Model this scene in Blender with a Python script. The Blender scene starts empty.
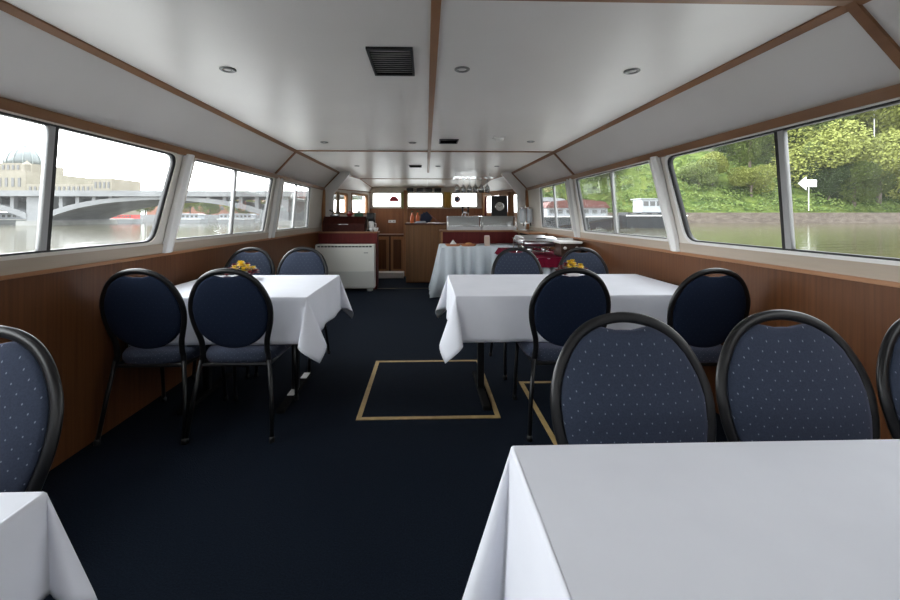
import bpy, bmesh, math, random
import numpy as np
from mathutils import Vector, Matrix
PI = math.pi
SC = bpy.context.scene
COL = SC.collection

# ------------------------------------------------------------------ camera, sky, light, exposure
cam_d = bpy.data.cameras.new('camera'); cam = bpy.data.objects.new('camera', cam_d); COL.objects.link(cam)
cam_d.sensor_width = 36; cam_d.lens = 16.0
cam_d.shift_x = 12/900; cam_d.shift_y = -84/900
cam_d.clip_start = 0.05; cam_d.clip_end = 2000
cam.location = (0, 0, 1.22); cam.rotation_euler = (PI/2, 0, -math.radians(1.7))
SC.camera = cam

W = bpy.data.worlds.new('World'); SC.world = W; W.use_nodes = True
nt = W.node_tree; nt.nodes.clear()
wo = nt.nodes.new('ShaderNodeOutputWorld'); bg = nt.nodes.new('ShaderNodeBackground')
tc = nt.nodes.new('ShaderNodeTexCoord'); sx = nt.nodes.new('ShaderNodeSeparateXYZ')
cr = nt.nodes.new('ShaderNodeValToRGB')
cr.color_ramp.elements[0].position = 0.0; cr.color_ramp.elements[0].color = (0.30, 0.31, 0.30, 1)
cr.color_ramp.elements[1].position = 0.04; cr.color_ramp.elements[1].color = (0.97, 0.975, 1.0, 1)
e = cr.color_ramp.elements.new(0.5); e.color = (0.93, 0.96, 1.0, 1)
nt.links.new(tc.outputs['Generated'], sx.inputs[0]); nt.links.new(sx.outputs['Z'], cr.inputs[0])
# the clouds are thinner, so brighter, over the left bank and ahead of the boat
dp = nt.nodes.new('ShaderNodeVectorMath'); dp.operation = 'DOT_PRODUCT'; dp.inputs[1].default_value = (-0.62, 0.38, 0)
ma = nt.nodes.new('ShaderNodeMath'); ma.operation = 'ADD'; ma.inputs[1].default_value = 1.0; nt.links.new(tc.outputs['Generated'], dp.inputs[0])
vm = nt.nodes.new('ShaderNodeVectorMath'); vm.operation = 'SCALE'
nt.links.new(dp.outputs['Value'], ma.inputs[0]); nt.links.new(ma.outputs[0], vm.inputs['Scale']); nt.links.new(cr.outputs[0], vm.inputs[0]); nt.links.new(vm.outputs[0], bg.inputs['Color']); nt.links.new(bg.outputs[0], wo.inputs[0])
bg.inputs['Strength'].default_value = 4.0
SC.view_settings.view_transform = 'Standard'; SC.view_settings.look = 'None'
SC.view_settings.exposure = 0.95; SC.view_settings.gamma = 1.0; SC.view_settings.use_curve_mapping = False
SC.cycles.use_denoising = True
SC.cycles.max_bounces = 10; SC.cycles.diffuse_bounces = 6; SC.cycles.transparent_max_bounces = 24
SC.cycles.sample_clamp_indirect = 8


# ------------------------------------------------------------------ materials
MATS = {}
def mat(name, color, rough=0.6, metal=0.0, spec=0.5, coat=0.0, sheen=0.0, trans=0.0, emit=None):
    if name in MATS: return MATS[name]
    m = bpy.data.materials.new(name); m.use_nodes = True
    b = m.node_tree.nodes['Principled BSDF']
    b.inputs['Base Color'].default_value = (*color, 1); b.inputs['Roughness'].default_value = rough
    b.inputs['Metallic'].default_value = metal; b.inputs['Specular IOR Level'].default_value = spec
    b.inputs['Coat Weight'].default_value = coat; b.inputs['Sheen Weight'].default_value = sheen
    MATS[name] = m
    return m
def N(m, t, **kw):
    n = m.node_tree.nodes.new(t)
    for k, v in kw.items(): setattr(n, k, v)
    return n
def L(m, a, b): m.node_tree.links.new(a, b)
def noisy(name, c1, c2, scale=(5, 5, 5), rough=0.6, bump=0.0, detail=6, spec=0.5, coat=0.0, bscale=None, bdist=0.01, nrough=0.55, metal=0, lo=0.3, hi=0.7):
    m = mat(name, c1, rough, metal, spec, coat)
    b = m.node_tree.nodes['Principled BSDF']
    t = N(m, 'ShaderNodeTexCoord'); mp = N(m, 'ShaderNodeMapping'); mp.inputs['Scale'].default_value = scale
    n = N(m, 'ShaderNodeTexNoise'); n.inputs['Scale'].default_value = 1; n.inputs['Detail'].default_value = detail; n.inputs['Roughness'].default_value = nrough
    r = N(m, 'ShaderNodeValToRGB'); r.color_ramp.elements[0].position = lo; r.color_ramp.elements[1].position = hi
    r.color_ramp.elements[0].color = (*c1, 1); r.color_ramp.elements[1].color = (*c2, 1)
    L(m, t.outputs['Object'], mp.inputs[0]); L(m, mp.outputs[0], n.inputs['Vector']); L(m, n.outputs[0], r.inputs[0]); L(m, r.outputs[0], b.inputs['Base Color'])
    if bump:
        bp = N(m, 'ShaderNodeBump'); bp.inputs['Strength'].default_value = bump; bp.inputs['Distance'].default_value = bdist
        if bscale:
            n2 = N(m, 'ShaderNodeTexNoise'); n2.inputs['Scale'].default_value = bscale; n2.inputs['Detail'].default_value = 3
            L(m, t.outputs['Object'], n2.inputs['Vector']); L(m, n2.outputs[0], bp.inputs['Height'])
        else: L(m, n.outputs[0], bp.inputs['Height'])
        L(m, bp.outputs[0], b.inputs['Normal'])
    return m
def glassmat(name, tint=(1, 1, 1), refl=0.06, rough=0.01, film=0.0):
    m = bpy.data.materials.new(name); m.use_nodes = True; m.node_tree.nodes.clear()
    o = N(m, 'ShaderNodeOutputMaterial'); mx = N(m, 'ShaderNodeMixShader'); tr = N(m, 'ShaderNodeBsdfTransparent'); gl = N(m, 'ShaderNodeBsdfGlossy')
    tr.inputs[0].default_value = (*tint, 1); gl.inputs['Roughness'].default_value = rough
    lw = N(m, 'ShaderNodeLayerWeight'); lw.inputs[0].default_value = 0.10
    ml = N(m, 'ShaderNodeMath', operation='MULTIPLY_ADD'); ml.inputs[1].default_value = 0.5; ml.inputs[2].default_value = refl
    L(m, lw.outputs['Fresnel'], ml.inputs[0]); L(m, ml.outputs[0], mx.inputs[0]); L(m, tr.outputs[0], mx.inputs[1]); L(m, gl.outputs[0], mx.inputs[2])
    last = mx
    if film:   # a faint film of dust and streaks on the pane
        df = N(m, 'ShaderNodeBsdfTranslucent'); df.inputs[0].default_value = (0.85, 0.87, 0.86, 1)
        m2 = N(m, 'ShaderNodeMixShader'); t = N(m, 'ShaderNodeTexCoord'); mp = N(m, 'ShaderNodeMapping'); mp.inputs['Scale'].default_value = (3, 9, 1.2)
        n = N(m, 'ShaderNodeTexNoise'); n.inputs['Scale'].default_value = 1; n.inputs['Detail'].default_value = 4
        mu = N(m, 'ShaderNodeMath', operation='MULTIPLY'); mu.inputs[1].default_value = film
        L(m, t.outputs['Object'], mp.inputs[0]); L(m, mp.outputs[0], n.inputs['Vector']); L(m, n.outputs[0], mu.inputs[0]); L(m, mu.outputs[0], m2.inputs[0])
        L(m, mx.outputs[0], m2.inputs[1]); L(m, df.outputs[0], m2.inputs[2]); last = m2
    L(m, last.outputs[0], o.inputs[0]); MATS[name] = m
    return m

carpet = noisy('carpet', (0.003, 0.0052, 0.0105), (0.0080, 0.013, 0.023), (160, 160, 160), 0.95, 0.6, 3, spec=0.1, bdist=0.004)
ceil_m = noisy('ceiling_laminate', (0.70, 0.67, 0.645), (0.74, 0.71, 0.685), (1.5, 1.5, 1.5), 0.34, 0.05, 3, spec=0.45, bscale=6, bdist=0.01)
wood_w = noisy('wainscot_veneer', (0.092, 0.031, 0.010), (0.155, 0.060, 0.020), (45, 45, 1.2), 0.42, 0, 5, spec=0.35)
wood_d = noisy('dark_veneer', (0.07, 0.025, 0.012), (0.12, 0.046, 0.02), (40, 40, 1.0), 0.4, 0, 5, spec=0.35)
wood_t = noisy('trim_wood', (0.20, 0.088, 0.035), (0.30, 0.145, 0.065), (6, 1.5, 6), 0.4, 0, 5)
wood_s = noisy('sill_wood', (0.30, 0.135, 0.06), (0.40, 0.20, 0.10), (6, 1.5, 6), 0.35, 0, 5)
wood_l = noisy('ledge_wood', (0.40, 0.33, 0.26), (0.47, 0.39, 0.31), (10, 1.5, 20), 0.5, 0, 5)
wood_h = noisy('honey_wood', (0.30, 0.135, 0.05), (0.42, 0.20, 0.08), (20, 20, 1.5), 0.4, 0, 5)
cream = noisy('cream_paint', (0.66, 0.62, 0.56), (0.70, 0.66, 0.60), (3, 3, 3), 0.4, 0, 3)
white = mat('white_paint', (0.78, 0.77, 0.75), 0.35)
alu = mat('aluminium', (0.62, 0.62, 0.62), 0.35, 0.8)
rubber = mat('black_rubber', (0.012, 0.012, 0.013), 0.5)
blackm = mat('black_metal', (0.007, 0.007, 0.008), 0.34, 0.0, 0.45)
chrome = mat('chrome', (0.75, 0.75, 0.76), 0.15, 1.0)
steel = noisy('stainless', (0.55, 0.55, 0.56), (0.62, 0.62, 0.63), (3, 60, 3), 0.28, 0, 3, metal=1)
gold = noisy('gold_tape', (0.36, 0.24, 0.09), (0.50, 0.35, 0.15), (20, 20, 20), 0.5, 0, 4)
redwood = noisy('red_lacquer', (0.095, 0.010, 0.010), (0.13, 0.016, 0.014), (30, 30, 2), 0.5, 0, 4, spec=.25)
burg = mat('burgundy_cloth', (0.13, 0.004, 0.020), 0.9, spec=0.1)
black = mat('black_plastic', (0.012, 0.012, 0.014), 0.4)
grey_seal = mat('grey_seal', (.10, .10, .10), .5)
mull_m = mat('mullion_paint', (.40, .40, .40), .4)
pane_m = glassmat('window_glass', (0.97, 0.985, 0.98), 0.0, film=0.018)
clear_m = glassmat('clear_glass', (0.93, 0.95, 0.95), 0.10, 0.03)
crystal = glassmat('crystal_glass', (0.92, 0.93, 0.93), 0.22, 0.12)
drk_box = noisy('mahogany', (0.030, 0.006, 0.004), (0.055, 0.011, 0.007), (30, 3, 30), 0.6, 0, 4, spec=.15)
ac_m = mat('ivory_enamel', (0.68, 0.67, 0.62), 0.4)
cloth_m = noisy('white_linen', (0.72, 0.73, 0.79), (0.77, 0.78, 0.84), (4, 4, 4), 0.85, 0.25, 3, spec=0.2, bscale=900, bdist=0.0006)
skirt_m = mat('skirt_cloth', (0.60, 0.65, 0.70), 0.8, spec=0.2)

def fabric(name, c1, c2, dot, sh):
    m = mat(name, c1, 0.88, spec=0.15, sheen=sh)
    b = m.node_tree.nodes['Principled BSDF']
    b.inputs['Sheen Tint'].default_value = (0.6, 0.55, 0.75, 1)
    t = N(m, 'ShaderNodeTexCoord'); s = N(m, 'ShaderNodeSeparateXYZ'); L(m, t.outputs['Object'], s.inputs[0])
    a = N(m, 'ShaderNodeMath', operation='ADD'); L(m, s.outputs['Y'], a.inputs[0]); L(m, s.outputs['Z'], a.inputs[1])
    c = N(m, 'ShaderNodeCombineXYZ'); L(m, s.outputs['X'], c.inputs[0]); L(m, a.outputs[0], c.inputs[1])
    mp = N(m, 'ShaderNodeMapping'); mp.inputs['Rotation'].default_value = (0, 0, PI/4); L(m, c.outputs[0], mp.inputs[0])
    v = N(m, 'ShaderNodeTexVoronoi', voronoi_dimensions='2D'); v.inputs['Scale'].default_value = 40; v.inputs['Randomness'].default_value = 0.0
    L(m, mp.outputs[0], v.inputs['Vector'])
    r = N(m, 'ShaderNodeValToRGB'); r.color_ramp.elements[0].position = 0.045; r.color_ramp.elements[1].position = 0.085
    r.color_ramp.elements[0].color = (*dot, 1); r.color_ramp.elements[1].color = (0, 0, 0, 1); L(m, v.outputs['Distance'], r.inputs[0])
    n = N(m, 'ShaderNodeTexNoise'); n.inputs['Scale'].default_value = 220; L(m, t.outputs['Object'], n.inputs['Vector'])
    r2 = N(m, 'ShaderNodeValToRGB'); r2.color_ramp.elements[0].color = (*c1, 1); r2.color_ramp.elements[1].color = (*c2, 1); L(m, n.outputs[0], r2.inputs[0])
    ad = N(m, 'ShaderNodeMix', data_type='RGBA', blend_type='ADD'); ad.inputs[0].default_value = 1
    L(m, r2.outputs[0], ad.inputs[6]); L(m, r.outputs[0], ad.inputs[7]); L(m, ad.outputs[2], b.inputs['Base Color'])
    bp = N(m, 'ShaderNodeBump'); bp.inputs['Strength'].default_value = 0.3; bp.inputs['Distance'].default_value = 0.001; L(m, n.outputs[0], bp.inputs['Height']); L(m, bp.outputs[0], b.inputs['Normal'])
    return m
fab = fabric('dotted_navy_fabric', (.024, .033, .054), (.046, .059, .092), (.16, .17, .20), .28)
fab_back = fabric('dark_navy_back_fabric', (.006, .011, .027), (.012, .021, .046), (.02, .025, .04), .02)

# ------------------------------------------------------------------ helpers
def tag(o, label=None, cat=None, group=None, kind=None):
    if label: o['label'] = label
    if cat: o['category'] = cat
    if group: o['group'] = group
    if kind: o['kind'] = kind
    return o
def empty(name, loc=(0, 0, 0), rz=0.0):
    o = bpy.data.objects.new(name, None); COL.objects.link(o); o.location = loc; o.rotation_euler = (0, 0, rz); o.empty_display_size = 0.1
    return o
def obj(name, bm, m, parent=None, smooth=False, bevel=0.0, loc=None, rz=0.0):
    bmesh.ops.recalc_face_normals(bm, faces=bm.faces)
    me = bpy.data.meshes.new(name); bm.to_mesh(me); bm.free()
    for mm in (m if isinstance(m, (list, tuple)) else [m]): me.materials.append(mm)
    o = bpy.data.objects.new(name, me); COL.objects.link(o)
    if parent: o.parent = parent
    if loc: o.location = loc
    if rz: o.rotation_euler = (0, 0, rz)
    if smooth:
        for p in me.polygons: p.use_smooth = True
    if bevel:
        b = o.modifiers.new('bevel', 'BEVEL'); b.width = bevel; b.segments = 2; b.limit_method = 'ANGLE'; b.angle_limit = math.radians(40)
    return o
def NB(): return bmesh.new()
def box(bm, x0, x1, y0, y1, z0, z1, mi=0):
    v = [bm.verts.new(p) for p in ((x0,y0,z0),(x1,y0,z0),(x1,y1,z0),(x0,y1,z0),(x0,y0,z1),(x1,y0,z1),(x1,y1,z1),(x0,y1,z1))]
    for f in ((0,3,2,1),(4,5,6,7),(0,1,5,4),(1,2,6,5),(2,3,7,6),(3,0,4,7)):
        bm.faces.new([v[i] for i in f]).material_index = mi
    return bm
def prism(bm, pts, d, mi=0):
    """a flat polygon of 3D points thickened by the vector d"""
    d = Vector(d); a = [bm.verts.new(p) for p in pts]; b = [bm.verts.new(Vector(p) + d) for p in pts]; n = len(pts)
    bm.faces.new(a).material_index = mi; bm.faces.new(b[::-1]).material_index = mi
    for i in range(n): bm.faces.new([a[i], a[(i+1) % n], b[(i+1) % n], b[i]]).material_index = mi
    return bm
def lathe(bm, prof, cx=0, cy=0, cz=0, n=24, mi=0, axis='Z', sx=1, sy=1):
    rings = []
    for r, z in prof:
        ring = []
        for i in range(n):
            a = 2*PI*i/n; p = (r*math.cos(a)*sx, r*math.sin(a)*sy, z)
            if axis == 'Y': p = (p[0], z, p[1])
            if axis == 'X': p = (z, p[0], p[1])
            ring.append(bm.verts.new((p[0]+cx, p[1]+cy, p[2]+cz)))
        rings.append(ring)
    for a, b in zip(rings, rings[1:]):
        for i in range(n): bm.faces.new([a[i], a[(i+1) % n], b[(i+1) % n], b[i]]).material_index = mi
    if prof[0][0] > 1e-6: bm.faces.new(rings[0][::-1]).material_index = mi
    if prof[-1][0] > 1e-6: bm.faces.new(rings[-1]).material_index = mi
    bmesh.ops.remove_doubles(bm, verts=[v for r in rings for v in r], dist=1e-6)
    return bm
def cyl(bm, cx, cy, z0, z1, r, n=16, mi=0): return lathe(bm, [(r, z0), (r, z1)], cx, cy, 0, n, mi)
def sweep(bm, pts, ra, rb=None, n=10, up=(0, 1, 0), closed=False, mi=0, radii=None):
    """a tube along points; ra across, rb along 'up'"""
    rb = rb or ra; up = Vector(up); pts = [Vector(p) for p in pts]; rings = []; m = len(pts)
    for k, p in enumerate(pts):
        t = (pts[(k+1) % m] - pts[k-1]) if closed else (pts[min(k+1, m-1)] - pts[max(k-1, 0)])
        t.normalize(); u = (up - t*up.dot(t)); u = u.normalized() if u.length > 1e-4 else t.orthogonal().normalized(); s = t.cross(u)
        f = radii[k] if radii else 1
        rings.append([bm.verts.new(p + s*(ra*f*math.cos(2*PI*i/n)) + u*(rb*f*math.sin(2*PI*i/n))) for i in range(n)])
    pr = list(zip(rings, rings[1:])) + ([(rings[-1], rings[0])] if closed else [])
    for a, b in pr:
        for i in range(n): bm.faces.new([a[i], a[(i+1) % n], b[(i+1) % n], b[i]]).material_index = mi
    if not closed: bm.faces.new(rings[0][::-1]); bm.faces.new(rings[-1])
    return bm
def smoothpath(pts, k=4):
    """Catmull-Rom through the points"""
    P = [Vector(p) for p in pts]; out = []
    for i in range(len(P)-1):
        p0, p1, p2, p3 = P[max(i-1, 0)], P[i], P[i+1], P[min(i+2, len(P)-1)]
        for j in range(k):
            t = j/k; out.append(0.5*((2*p1) + (p2-p0)*t + (2*p0-5*p1+4*p2-p3)*t*t + (3*p1-p0-3*p2+p3)*t**3))
    out.append(P[-1]); return out
def copy_tree(o, parent=None):
    c = o.copy(); COL.objects.link(c); c.parent = parent
    for ch in [x for x in o.children]: copy_tree(ch, c)
    return c
def rounded(pts, r, n=5):
    """round the corners of a 2D polygon"""
    out = []; m = len(pts)
    for i in range(m):
        p = Vector(pts[i]); a = Vector(pts[i-1]) - p; b = Vector(pts[(i+1) % m]) - p
        rr = min(r, a.length*0.45, b.length*0.45)
        a = p + a.normalized()*rr; b = p + b.normalized()*rr
        for j in range(n+1):
            t = j/n; out.append(tuple(a*(1-t)**2 + p*2*t*(1-t) + b*t*t))
    return out
def inset(pts, d):
    c = Vector((sum(p[0] for p in pts)/len(pts), sum(p[1] for p in pts)/len(pts))); m = len(pts); out = []
    area = sum(pts[i-1][0]*pts[i][1] - pts[i][0]*pts[i-1][1] for i in range(m)); sg = 1 if area > 0 else -1
    for i in range(m):
        p = Vector(pts[i]); e1 = (p - Vector(pts[i-1])).normalized(); e2 = (Vector(pts[(i+1) % m]) - p).normalized()
        n1 = Vector((-e1.y, e1.x))*sg; n2 = Vector((-e2.y, e2.x))*sg; b = n1 + n2
        out.append(tuple(p + b*(d/max(0.2, 1+n1.dot(n2)))))
    return out
def sheet(name, loops, th, m, fmap, parent=None, bevel=0):
    """plate with holes: loops in (u, v), thickness th along w, mapped to the place by fmap(u, v, w)"""
    cu = bpy.data.curves.new(name, 'CURVE'); cu.dimensions = '2D'; cu.fill_mode = 'BOTH'; cu.extrude = th/2
    for lp in loops:
        s = cu.splines.new('POLY'); s.points.add(len(lp)-1)
        for i, p in enumerate(lp): s.points[i].co = (p[0], p[1], 0, 1)
        s.use_cyclic_u = True
    t = bpy.data.objects.new(name, cu); COL.objects.link(t)
    dg = bpy.context.evaluated_depsgraph_get(); dg.update(); me = bpy.data.meshes.new_from_object(t.evaluated_get(dg))
    bpy.data.objects.remove(t); bpy.data.curves.remove(cu)
    for v in me.vertices: v.co = fmap(v.co.x, v.co.y, v.co.z)
    bm = NB(); bm.from_mesh(me); bpy.data.meshes.remove(me); bmesh.ops.remove_doubles(bm, verts=bm.verts, dist=1e-5)
    return obj(name, bm, m, parent, bevel=bevel)

# ------------------------------------------------------------------ room shell
XW, ZS, ZH, XT, XC, ZC = 1.80, 0.955, 1.70, 1.745, 1.49, 1.975
YB, YF, YE = -2.3, 6.9, 9.0        # back wall, bulkhead, front wall
def S(o): o['kind'] = 'structure'; return o

bm = NB(); v = [bm.verts.new(p) for p in ((-1.86, YB, 0), (1.86, YB, 0), (1.86, YF, 0), (1.3, YE+.05, 0), (-1.3, YE+.05, 0), (-1.86, YF, 0))]; f = bm.faces.new(v)
r = bmesh.ops.extrude_face_region(bm, geom=[f]); bmesh.ops.translate(bm, verts=[x for x in r['geom'] if isinstance(x, bmesh.types.BMVert)], vec=(0, 0, -0.12))
S(obj('floor', bm, carpet))

def ceiling():
    bm = NB()
    P = [(-XC, YB, ZC), (XC, YB, ZC), (XC, YF, ZC), (1.33, 8.1, ZC), (1.2, YE, 1.86), (-1.2, YE, 1.86), (-1.33, 8.1, ZC), (-XC, YF, ZC)]
    V = [bm.verts.new(p) for p in P]
    Lr = [bm.verts.new(p) for p in ((-1.75, YB, ZH), (-1.75, YF, ZH), (-1.25, YE, 1.74))]; Rr = [bm.verts.new(p) for p in ((1.75, YB, ZH), (1.75, YF, ZH), (1.25, YE, 1.74))]
    for f in ((0, 1, 2, 7), (7, 2, 3, 6), (6, 3, 4, 5)): bm.faces.new([V[i] for i in f])
    bm.faces.new([V[0], V[7], Lr[1], Lr[0]]); bm.faces.new([V[2], V[1], Rr[0], Rr[1]])
    bm.faces.new([V[7], V[6], Lr[1]]); bm.faces.new([V[6], V[5], Lr[2], Lr[1]])
    bm.faces.new([V[3], V[2], Rr[1]]); bm.faces.new([V[4], V[3], Rr[1], Rr[2]])
    o = S(obj('ceiling', bm, ceil_m)); s = o.modifiers.new('solid', 'SOLIDIFY'); s.thickness = 0.05; s.offset = 1
    # outward is up: make sure
    s.offset = 1
    return o
ceiling()
def fmb(u, v, w): return Vector((u, YB - .03 + w, v))
S(sheet('wall_back', [[(-1.86, 0), (1.86, 0), (1.86, 2.02), (-1.86, 2.02)]] + [rounded([(a, z), (b, z), (b, 1.80), (a, 1.80)], .06) for a, b, z in ((-1.45, -.85, 1.2), (-.36, .36, 1.0), (.85, 1.45, 1.2))], .05, wood_w, fmb))
for i, (a, b, z) in enumerate(((-1.45, -.85, 1.2), (-.36, .36, 1.0), (.85, 1.45, 1.2))):  # unseen stern windows and door, added to let more light in
    w = S(empty('door_back_added' if i == 1 else 'window_back', (0.5*(a+b), YB-.03, z))); base = [(a, z), (b, z), (b, 1.80), (a, 1.80)]
    sheet('door_frame' if i == 1 else 'window_frame', [rounded(inset(base, -.02), .07), rounded(inset(base, .03), .05)], .07, white, lambda u, v, q: fmb(u, v, q) - w.location, w)
    sheet('pane', [rounded(base, .06)], .004, pane_m, lambda u, v, q: fmb(u, v, q) - w.location, w)

# windows: (near bottom, far bottom, near top, far top) along the wall
ZB0, ZB1 = 1.045, 1.654
WINS = [(-0.85, 0.86, -0.85, 0.99), (1.12, 2.70, 1.25, 2.88), (2.90, 4.49, 3.08, 4.64), (4.84, 6.14, 4.98, 6.12)]  # the first, beside the camera, is unseen and added for its light
MUL = [0.0, 1.95, 3.77, 5.50]; RC = [.085, .085, .03, .03]
wn = [0]
def wmap(s):
    def f(u, v, w):
        k = (v-ZS)/(ZH-ZS); x = XW + (XT-XW)*k
        return Vector((s*(x + 0.03 - w), u, v))       # w > 0 is into the room
    return f
for s, side in ((-1, 'left'), (1, 'right')):
    fm = wmap(s)
    bm = NB(); box(bm, *sorted((s*XW, s*(XW+.06))), YB, YF, 0, ZS); S(obj('wall_'+side, bm, wood_w))
    holes = [rounded([(a, ZB0), (b, ZB0), (d, ZB1), (c, ZB1)], 0.085) for a, b, c, d in WINS]
    holes = [rounded([(a, ZB0), (b, ZB0), (d, ZB1), (c, ZB1)], RC[i]) for i, (a, b, c, d) in enumerate(WINS)]
    S(sheet('wall_'+side+'_window_band', [[(YB, ZS), (YF, ZS), (YF, ZH+.02), (YB, ZH+.02)]] + holes, 0.03, cream, lambda u, v, q: fm(u, v, q+.010)))
    for (a, b, c, d), my, rc, mw in zip(WINS, MUL, RC, (1, 1, .6, .6)):
        wn[0] += 1
        w = S(empty('window_%d' % wn[0], (s*XW, (a+b)/2, ZB0)))
        def part(name, loops, th, m, w0):
            o = sheet(name, loops, th, m, lambda u, v, q, w0=w0: fm(u, v, q+w0) - w.location, w); return o
        base = [(a, ZB0), (b, ZB0), (d, ZB1), (c, ZB1)]
        o0 = rounded(inset(base, -0.014), rc+.015); o1 = rounded(inset(base, 0.003), rc); o2 = rounded(inset(base, 0.012), rc-.01)
        part('window_frame', [o0, o1], 0.014, white if side == 'right' else cream, 0.030)
        part('gasket', [rounded(inset(base, 0.0005), rc), o2], 0.034, rubber if rc > .05 else grey_seal, 0.010)
        part('pane', [o1], 0.004, pane_m, 0.0)
        part('window_mullion', [[(my-.030*mw, ZB0), (my+.0, ZB0), (my+.0, ZB1), (my-.030*mw, ZB1)]], 0.024, mull_m, 0.012)
        part('gasket', [[(my, ZB0), (my+.022*mw, ZB0), (my+.022*mw, ZB1), (my, ZB1)]], 0.022, rubber, 0.010)
    # wooden strips: top of the wainscot, board under the windows, head of the windows, edge of the flat ceiling
    bm = NB(); box(bm, *sorted((s*(XW-.022), s*(XW+.02))), YB, YF, ZS-.006, ZS+.014); S(obj('trim_sill_'+side, bm, wood_s, bevel=.003))
    bm = NB(); box(bm, *sorted((s*(XW-.012), s*(XW+.0))), YB, YF, ZS+.014, ZB0-.014); S(obj('trim_board_'+side, bm, wood_l))
    bm = NB(); prism(bm, [(s*(XT-.012), YB, ZH-.042), (s*(XT+.02), YB, ZH-.042), (s*(XT+.02), YB, ZH+.012), (s*(XT-.018), YB, ZH+.004)], (0, YF-YB, 0)); S(obj('trim_head_'+side, bm, wood_t))
    bm = NB(); prism(bm, [(s*(XC-.012), YB, ZC-.008), (s*(XC+.016), YB, ZC-.026), (s*(XC+.022), YB, ZC-.012), (s*(XC-.012), YB, ZC+.01)], (0, YF-YB, 0)); S(obj('trim_cove_'+side, bm, wood_t))
    # pillars between the windows, raked like the window ends
    for i, (yb, yt, wd, mt) in enumerate(((2.81, 2.99, .10, white), (4.60, 4.74, .035, white), (4.70, 4.84, .035, alu), (1.00, 1.13, .10, white))):
        bm = NB(); pts = []
        for z, y in ((ZS+.012, yb), (ZH-.03, yt)):
            k = (z-ZS)/(ZH-ZS); x = XW + (XT-XW)*k
            pts.append([(s*(x+.0), y-wd/2, z), (s*(x-.030), y-wd/2+.012, z), (s*(x-.042), y, z), (s*(x-.030), y+wd/2-.012, z), (s*x, y+wd/2, z)])
        A, B = [[bm.verts.new(p) for p in q] for q in pts]
        for j in range(5): bm.faces.new([A[j], A[(j+1) % 5], B[(j+1) % 5], B[j]])
        bm.faces.new(A); bm.faces.new(B); S(obj('trim_pillar_'+side, bm, mt, bevel=.006))
    # cross battens on the cove
    for y in (1.36, 4.65):
        bm = NB(); dx, dz = 1.745-XC, ZH-ZC; n = Vector((-s*(-dz), 0, -dx)).normalized()*0.012
        n = Vector((s*dz, 0, -dx)).normalized()*0.012
        prism(bm, [(s*XC, y-.018, ZC), (s*1.745, y-.018, ZH), (s*1.745, y+.018, ZH), (s*XC, y+.018, ZC)], n); S(obj('trim_cove_batten_'+side, bm, wood_t))
    # white bulkhead frame
    bm = NB(); pts = [(1.84, ZS+.025), (1.84, 1.70), (1.745, 1.705), (1.485, ZC), (1.33, ZC), (1.31, 1.945), (1.585, 1.60), (1.60, ZS+.025)]
    prism(bm, [(s*x, YF, z) for x, z in pts], (0, .06, 0)); S(obj('wall_bulkhead_'+side, bm, white))
    bm = NB(); sweep(bm, [(s*1.49, YF-.012, ZC-.01), (s*1.745, YF-.012, ZH)], .014, .010, 4, up=(0, 1, 0)); S(obj('trim_bulkhead_'+side, bm, wood_t))
    bm = NB(); box(bm, *sorted((s*1.72, s*1.775)), YF-.05, YF-.005, ZS+.015, ZH-.03); S(obj('trim_jamb_'+side, bm, wood_h, bevel=.004))
    # tapered front side wall with two windows
    A = Vector((s*1.80, YF+.05, 0)); Bv = Vector((s*1.27, YE, 0)); U = (Bv-A).normalized(); Ln = (Bv-A).length; Nn = Vector((-U.y, U.x, 0))*(1 if s > 0 else -1)
    def fm2(u, v, w, A=A, U=U, Nn=Nn): return A + U*u + Vector((0, 0, v)) + Nn*w
    h2 = [rounded([(a, 1.27), (b, 1.27), (b, z), (a, z)], .04) for a, b, z in ((.30, .95, 1.64), (1.15, 1.95, 1.67))]
    S(sheet('wall_front_'+side, [[(0, .0), (Ln, .0), (Ln, 1.76), (0, 1.72)]] + h2, .04, cream if s < 0 else wood_h, fm2))
    for a, b, z in ((.30, .95, 1.64), (1.15, 1.95, 1.67)):
        wn[0] += 1; w = S(empty('window_%d' % wn[0], fm2((a+b)/2, 1.27, 0)))
        base = [(a, 1.27), (b, 1.27), (b, z), (a, z)]
        sheet('window_frame', [rounded(inset(base, -.02), .05), rounded(inset(base, .02), .04)], .06, wood_h, lambda u, v, q: fm2(u, v, q) - w.location, w)
        sheet('pane', [rounded(base, .04)], .004, pane_m, lambda u, v, q: fm2(u, v, q) - w.location, w)

# front wall with three windows
def fm3(u, v, w): return Vector((u, YE - w, v))
FW = [(-1.20, -.56), (-.41, .37), (.57, 1.15)]
S(sheet('wall_front', [[(-1.3, 0), (1.3, 0), (1.3, 1.90), (-1.3, 1.90)]] + [rounded([(a, 1.42), (b, 1.42), (b, 1.74), (a, 1.74)], .03) for a, b in FW], .05, cream, fm3))
for a, b in FW:
    wn[0] += 1; w = S(empty('window_%d' % wn[0], (0.5*(a+b), YE, 1.42))); base = [(a, 1.42), (b, 1.42), (b, 1.74), (a, 1.74)]
    sheet('window_frame', [rounded(inset(base, -.02), .04), rounded(inset(base, .012), .03)], .07, cream, lambda u, v, q: fm3(u, v, q) - w.location, w)
    sheet('pane', [rounded(base, .03)], .004, pane_m, lambda u, v, q: fm3(u, v, q) - w.location, w)
bm = NB(); box(bm, -1.3, 1.3, YE-.05, YE-.026, 0, 1.39); S(obj('trim_front_panel', bm, noisy('front_veneer', (.17, .062, .024), (.25, .10, .04), (40, 40, 1.2), .4)))

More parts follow.
